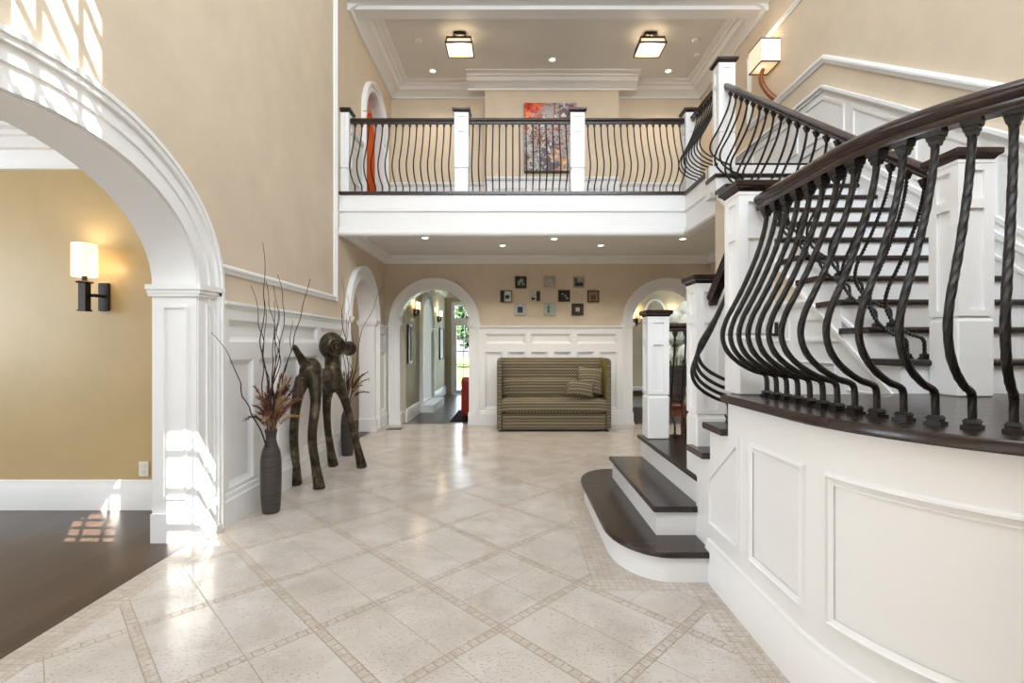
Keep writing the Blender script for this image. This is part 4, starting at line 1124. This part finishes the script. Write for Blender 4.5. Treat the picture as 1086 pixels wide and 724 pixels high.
for (x, y, l) in ((-1.42, 7.72, 'white smoke detector on the gallery ceiling left of the left lantern'), (2.93, 8.12, 'white round detector on the gallery ceiling, larger of two by the right crown'), (2.77, 7.72, 'white round detector beside the right lantern')):
    b = MB(); b.lathe([(.06, -.001), (.062, -.02), (.045, -.034), (.0, -.036)], (x, y, ZC), 20); tag(b.build('smoke_detector', 'plate', None, 30), l, 'detector', 'ceiling detectors')
# outlet, switch, vent
e = empty('wall_outlet', (-3.02, 4.21, .33), 'white double outlet low on the ochre wall', 'outlet', 'wall outlets')
b = MB(); b.cbox(-3.065, -2.985, 4.209, 4.219, .275, .395, .003); b.build('cover_plate', 'plate', e)
b = MB(); b.box(-3.04, -3.01, 4.205, 4.21, .29, .325); b.box(-3.04, -3.01, 4.205, 4.21, .345, .38); b.build('socket', 'cream', e)
b = MB(); b.cbox(XL+.062, XL+.070, 5.38, 5.46, .08, .20, .003); tag(b.build('wall_outlet', 'plate'), 'white outlet on the left baseboard under the sculpture', 'outlet', 'wall outlets')
b = MB(); b.cbox(XU-.03, XU-.011, 4.02, 4.13, 1.42, 1.53, .004); tag(b.build('keypad', 'blackmetal'), 'small dark keypad on the panelling under the stairs', 'keypad')
b = MB()
b.box(-2.02, -1.78, 8.20, 8.22, 0, .006); b.box(-2.02, -1.78, 8.36, 8.38, 0, .006)
for k in range(9): b.box(-2.02+k*.0285, -2.008+k*.0285, 8.22, 8.36, 0, .006)
tag(b.build('floor_vent', 'blackmetal'), 'dark floor grille near the left corner under the gallery', 'vent')

# ------------------------------------------------------------------ table and hydrangeas behind the stairs
tx, ty = 1.74, 5.5
e = empty('side_table', (tx, ty, 0), 'reddish wooden round table behind the foot of the stairs', 'table')
b = MB(); b.lathe([(.27, .72), (.29, .726), (.295, .737), (.29, .748), (.28, .75)], (tx, ty, 0), 32); b.build('tabletop', 'redwood', e, 40)
b = MB(); b.lathe([(.235, .62), (.24, .62), (.24, .72), (.235, .72)], (tx, ty, 0), 32); b.build('apron', 'redwood', e, 40)
for k in range(4):
    a = pi/4+k*pi/2; b = MB(); lx, ly = tx+.2*cos(a), ty+.2*sin(a)
    b.lathe([(.026, 0), (.018, .05), (.022, .3), (.03, .52), (.026, .56), (.034, .62), (.034, .70)], (lx, ly, 0), 12); b.build('leg', 'redwood', e, 40)
vx = tx+.03
b = MB(); b.lathe([(.062, .751), (.07, .757), (.085, .86), (.115, 1.02), (.138, 1.13), (.132, 1.13), (.108, 1.02), (.078, .86), (.06, .77)], (vx, ty, 0), 24)
tag(b.build('vase', 'vase', None, 40), 'dark flaring vase of white hydrangeas on the round table', 'vase')
e = empty('hydrangeas', (vx, ty, 1.0), 'bunch of white hydrangeas in the dark flaring vase', 'flowers')
rn = random.Random(5); H0 = []
for k, (dx, dy, dz) in enumerate(((-.13, -.05, 1.27), (.06, -.13, 1.28), (.19, .0, 1.29), (-.08, .13, 1.33), (.1, .1, 1.42), (-.05, -.08, 1.47), (.10, -.07, 1.60), (.2, -.05, 1.50), (.02, .06, 1.66), (-.15, .04, 1.42), (.24, .02, 1.66), (.12, .0, 1.74))):
    c = Vector((vx+dx*.9, ty+dy, dz)); b = MB(); b.sphere(c, .085, 10, 7); R = .10
    for q in range(90):
        v = Vector((rn.gauss(0, 1), rn.gauss(0, 1), rn.gauss(0, 1))).normalized(); p = c+v*R*rn.uniform(.86, 1.05)
        u = v.orthogonal().normalized(); w = v.cross(u); a0 = rn.uniform(0, pi)
        for j in range(4):
            a = a0+j*pi/2; d1 = (u*cos(a)+w*sin(a)); d2 = (u*cos(a+.8)+w*sin(a+.8)); d3 = (u*cos(a+.4)+w*sin(a+.4))
            b.add([p, p+d1*.013+v*.003, p+d3*.022+v*.001, p+d2*.013+v*.003], [(0, 1, 2, 3)])
    b.build('bloom', 'petal', e, 0, None, False)
    b = MB(); b.tube([(vx+dx*.1, ty+dy*.1, .82), (vx+dx*.35, ty+dy*.35, 1.08), tuple(c)], .005, 5); b.build('stem', 'leaf', e)
for q in range(16):
    a = rn.uniform(0, 2*pi); L = rn.uniform(.12, .2); z = rn.uniform(1.19, 1.5)
    p = Vector((vx+.1*cos(a), ty+.1*sin(a), z)); d = Vector((cos(a), sin(a), rn.uniform(-.4, .3))).normalized(); s_ = d.cross(Vector((0, 0, 1))).normalized()
    b = MB(); b.add([p, p+d*L*.45+s_*.04-Vector((0, 0, .008)), p+d*L, p+d*L*.45-s_*.04-Vector((0, 0, .008)), p+d*L*.45+Vector((0, 0, .008))], [(0, 1, 4), (1, 2, 4), (2, 3, 4), (3, 0, 4)])
    b.build('leaf', 'leaf', e, 0, None, False)

# ------------------------------------------------------------------ rear passage things
def candle_sconce(face, s, z, m, label, energy=4):
    c = m(s, z, .10); base = m(s, z, .005)
    e = empty('candle_sconce', base, label, 'wall lamp', 'iron candle sconces')
    b = MB(); ax = m(s, z-.02, .012)
    b.lathe([(.0, -.10), (.03, -.09), (.036, 0), (.03, .03), (0, .035)], ax, 10); b.build('back_plate', 'blackmetal', e, 40)
    b = MB(); P = resample(crspline([Vector(m(s, z-.16, .015)), Vector(m(s, z-.10, .05)), Vector(m(s, z-.06, .09)), Vector(m(s, z-.01, .10))], 5), .02); b.tube(P, .011, 8)
    for ds in (-.09, .09):
        P = resample(crspline([Vector(m(s, z-.10, .05)), Vector(m(s+ds*.6, z-.11, .08)), Vector(m(s+ds, z-.02, .09))], 5), .02); b.tube(P, .009, 8)
        q = m(s+ds, z-.02, .09); b.lathe([(.012, 0), (.034, .012), (.036, .022), (.012, .022)], q, 12)
    b.build('bracket', 'blackmetal', e, 40)
    for ds in (-.09, .09):
        q = m(s+ds, z+.002, .09); b = MB(); b.lathe([(.024, 0), (.024, .13), (.02, .135)], q, 12); b.build('candle', 'flame', e, 40)
    lamp('candle_light', 'POINT', m(s, z+.17, .10), energy, WARM, shadow_soft_size=.04)
candle_sconce(0, 9.62, 2.02, mapH, 'lit iron candle sconce on the left passage wall, before the inner arch')
candle_sconce(0, 12.7, 2.06, mapH, 'lit iron candle sconce on the left passage wall, near the glazed door')
mR = lambda s, z, o: (s, 11.2-o, z)
candle_sconce(0, 2.72, 1.93, mR, 'lit iron candle sconce left of the arched mirror', 1.8)
candle_sconce(0, 3.50, 1.98, mR, 'lit iron candle sconce right of the arched mirror', 2.2)
e = empty('arched_mirror', (3.12, 11.18, 1.8), 'arch-topped mirror on the wall behind the right arch', 'mirror')
for nm, off, o1, mt in (('frame', .05, .03, 'white'), ('mirror_glass', 0, .036, 'mirror')):
    b = MB(); a = arch_pts(3.12, 2.04, .19+off, .27+off, 16); b.mprism(mR, [(3.12+.19+off, 1.0-off)]+a[::-1]+[(3.12-.19-off, 1.0-off)], .002, o1); b.build(nm, mt, e)
def wall_picture(m, s0, s1, z0, z1, label):
    e = empty('wall_picture', m((s0+s1)/2, (z0+z1)/2, .01), label, 'picture', 'black framed pictures in the rear rooms')
    b = MB(); w = .045
    for q in ((s0, s0+w, z0, z1), (s1-w, s1, z0, z1), (s0+w, s1-w, z0, z0+w), (s0+w, s1-w, z1-w, z1)): b.mbox(m, *q, .003, .035)
    b.build('frame', 'blackmetal', e)
    b = MB(); b.mbox(m, s0+w, s1-w, z0+w, z1-w, .003, .02); b.build('mat_board', 'silver', e)
wall_picture(mapH, 9.02, 9.32, 1.02, 1.72, 'black framed picture at the near end of the passage wall')
wall_picture(mapH, 13.0, 13.75, .98, 1.80, 'black framed picture near the glazed door')
wall_picture(mR, 2.52, 2.62, .95, 1.75, 'narrow black framed picture beside the left candle sconce')
b = MB(); b.box(2.35, 4.6, 10.75, 11.19, .40, .46)
for x in (2.45, 3.5, 4.5):
    for y in (10.8, 11.13): b.box(x-.025, x+.025, y-.025, y+.025, 0, .40)
tag(b.build('bench', 'white'), 'long low white bench under the arched mirror', 'bench')
# red armchair just inside the left arch
e = empty('armchair', (-.5, 9.45, 0), 'red leather armchair just inside the arch left of the settee', 'armchair')
softbox(-.80, -.16, 9.25, 9.75, .13, .40, .04).build('seat', 'red', e, 60)
softbox(-.90, -.805, 9.15, 9.78, .10, .63, .04).build('arm', 'red', e, 60)
softbox(-.155, -.06, 9.15, 9.78, .10, .63, .04).build('arm', 'red', e, 60)
softbox(-.90, -.06, 9.05, 9.145, .10, .78, .04).build('back', 'red', e, 60)
for x in (-.85, -.11):
    for y in (9.1, 9.72):
        b = MB(); b.lathe([(.018, .012), (.028, .12)], (x, y, 0), 10); b.build('leg', 'dark', e)
b = MB(); b.cbox(-1.1, .5, 8.98, 10.6, .003, .012, .002); tag(b.build('rug', 'rugdark'), 'dark rug on the rear passage floor under the red armchair', 'rug')
# hall mouldings
b = MB()
for y0_, y1_ in ((YB+.2, 10.24), (11.86, 14.2)): b.profile(mapH, y0_, y1_, [(0, 0), (.025, 0), (.025, .2), (.01, .24), (0, .24)])
crown(b, mapH, YB+.2, 14.2, 2.66, 2.80, .14); mE = lambda s, z, o: (s, 14.2-o, z); crown(b, mE, XH, .6, 2.66, 2.80, .14)
b.profile(mR, .7, 5.1, [(0, 0), (.025, 0), (.025, .2), (.01, .24), (0, .24)])
struct(b.build('trim_19', 'white', None, 30), 'white baseboards and crown in the rear passage', 'moulding')

# ------------------------------------------------------------------ outdoors behind the glazed door
b = MB(); b.box(-14, 12, 17.2, 60, -.25, -.12); b.box(-14, -3.6, 8, 17.2, -.25, -.12)
struct(b.build('lawn', 'grass'), 'green lawn beyond the glazed door', 'lawn')
b = MB(); b.box(-3.6, 6, 14.32, 17.2, -.2, -.05)
struct(b.build('patio', 'paving'), 'pale stone patio outside the glazed door', 'patio')
rn = random.Random(9)
for k, (x, y, s) in enumerate(((-4.4, 30, 2.6), (-2.4, 33, 3.0), (.4, 31, 2.8), (-7, 34, 3.4), (3.2, 35, 3.2), (-9, 12.5, 2.0))):
    b = MB(); b.tube([(x, y, -.15), (x+.1, y, s*.6), (x, y, s)], [.14, .11, .06], 8)
    e = empty('garden_tree', (x, y, -.12), ['dark leafy tree', 'tall leafy tree', 'rounded leafy tree', 'broad leafy tree', 'bushy tree', 'small tree'][k]+[' left of centre beyond the lawn', ' in the middle beyond the lawn', ' right of centre beyond the lawn', ' far left beyond the lawn', ' far right beyond the lawn', ' outside the passage alcove'][k], 'tree', 'garden trees')
    b.build('trunk', 'twig', e, 60)
    b = MB()
    for q in range(700):
        v = Vector((rn.gauss(0, 1), rn.gauss(0, 1), rn.gauss(0, 1))).normalized()*rn.uniform(.55, 1)
        p = Vector((x, y, s*.95))+Vector((v.x*s*.55, v.y*s*.55, v.z*s*.62)); r_ = rn.uniform(.14, .28)
        a1 = Vector((rn.gauss(0, 1), rn.gauss(0, 1), rn.gauss(0, 1))).normalized(); a2 = a1.orthogonal().normalized()
        b.add([p-a1*r_, p-a2*r_*.6, p+a1*r_, p+a2*r_*.6], [(0, 1, 2, 3)])
    b.build('crown', 'hedge', e, 0, None, False)

# ------------------------------------------------------------------ light
w = bpy.data.worlds.new('sky'); SC.world = w; w.use_nodes = True; nt = w.node_tree
bg = nt.nodes['Background']; tc = nt.nodes.new('ShaderNodeTexCoord'); sp = nt.nodes.new('ShaderNodeSeparateXYZ')
rp = nt.nodes.new('ShaderNodeValToRGB'); nt.links.new(tc.outputs['Generated'], sp.inputs[0]); nt.links.new(sp.outputs[2], rp.inputs[0])
rp.color_ramp.elements[0].color = (.92, .95, 1, 1); rp.color_ramp.elements[1].color = (.42, .62, 1, 1); rp.color_ramp.elements[1].position = .7
nt.links.new(rp.outputs[0], bg.inputs[0]); bg.inputs[1].default_value = 1.3
sun = lamp('sunlight', 'SUN', (2, -6, 9), 42.0, (1, .95, .86), angle=radians(.12)); aim(sun, SUN)
def arealight(name, loc, d, sx, sy, en, col=(1, 1, 1)):
    o = lamp(name, 'AREA', loc, en, col, shape='RECTANGLE', size=sx, size_y=sy); aim(o, d); return o
DAY = (.80, .90, 1.0)
arealight('front_wall_fill', (.6, YF-.2+.25, 6.0), (0, 1, .02), 4.6, 3.2, 430, DAY)  # added fill panel inside the front wall, far wider than its windows
arealight('low_front_fill', (-1.35, YF-.2, 1.2), (0, 1, 0), 1.2, 2.2, 5, DAY)  # added lamp behind the unseen low front opening
arealight('daylight_side_room', (-6.95, 1.6, 1.8), (1, 0, -.1), 3.4, 1.6, 160, DAY)
arealight('daylight_passage_door', (-1.05, 14.5, 1.3), (0, -1, 0), 1.2, 2.4, 60, DAY)
arealight('daylight_alcove', (-3.7, 11.3, 1.6), (1, 0, 0), 3, 1.4, 40, DAY)
arealight('rear_room_fill', (4.9, 10.0, 1.6), (-1, 0, 0), 1.6, 1.6, 40, DAY)  # added fill lamp inside the rear room, which has no window here
lamp('study_light', 'POINT', (-3.6, 7.0, 2.5), 25, (1, .9, .8), shadow_soft_size=.3)
lamp('upper_room_light', 'POINT', (-2.9, 9.2, 5.6), 14, (1, .85, .65), shadow_soft_size=.2)
lamp('dining_light', 'POINT', (-4.6, 1.6, 2.5), 8, WARM, shadow_soft_size=.3)

# ------------------------------------------------------------------ camera
cam = bpy.data.cameras.new('camera'); co_ = bpy.data.objects.new('camera', cam); COL.objects.link(co_)
co_.location = (0, 0, 1.35); co_.rotation_euler = (pi/2, 0, 0)
cam.sensor_width = 36; cam.lens = 36*544/1086; cam.shift_y = 4/1086; cam.clip_start = .05; cam.clip_end = 200
SC.camera = co_
vs = SC.view_settings
vs.view_transform = 'Standard'; vs.look = 'None'; vs.exposure = 0.05; vs.gamma = 1.0; vs.use_curve_mapping = False
try:
    SC.cycles.use_denoising = True; SC.cycles.max_bounces = 8; SC.cycles.diffuse_bounces = 5; SC.cycles.sample_clamp_indirect = 6.0
except Exception: pass
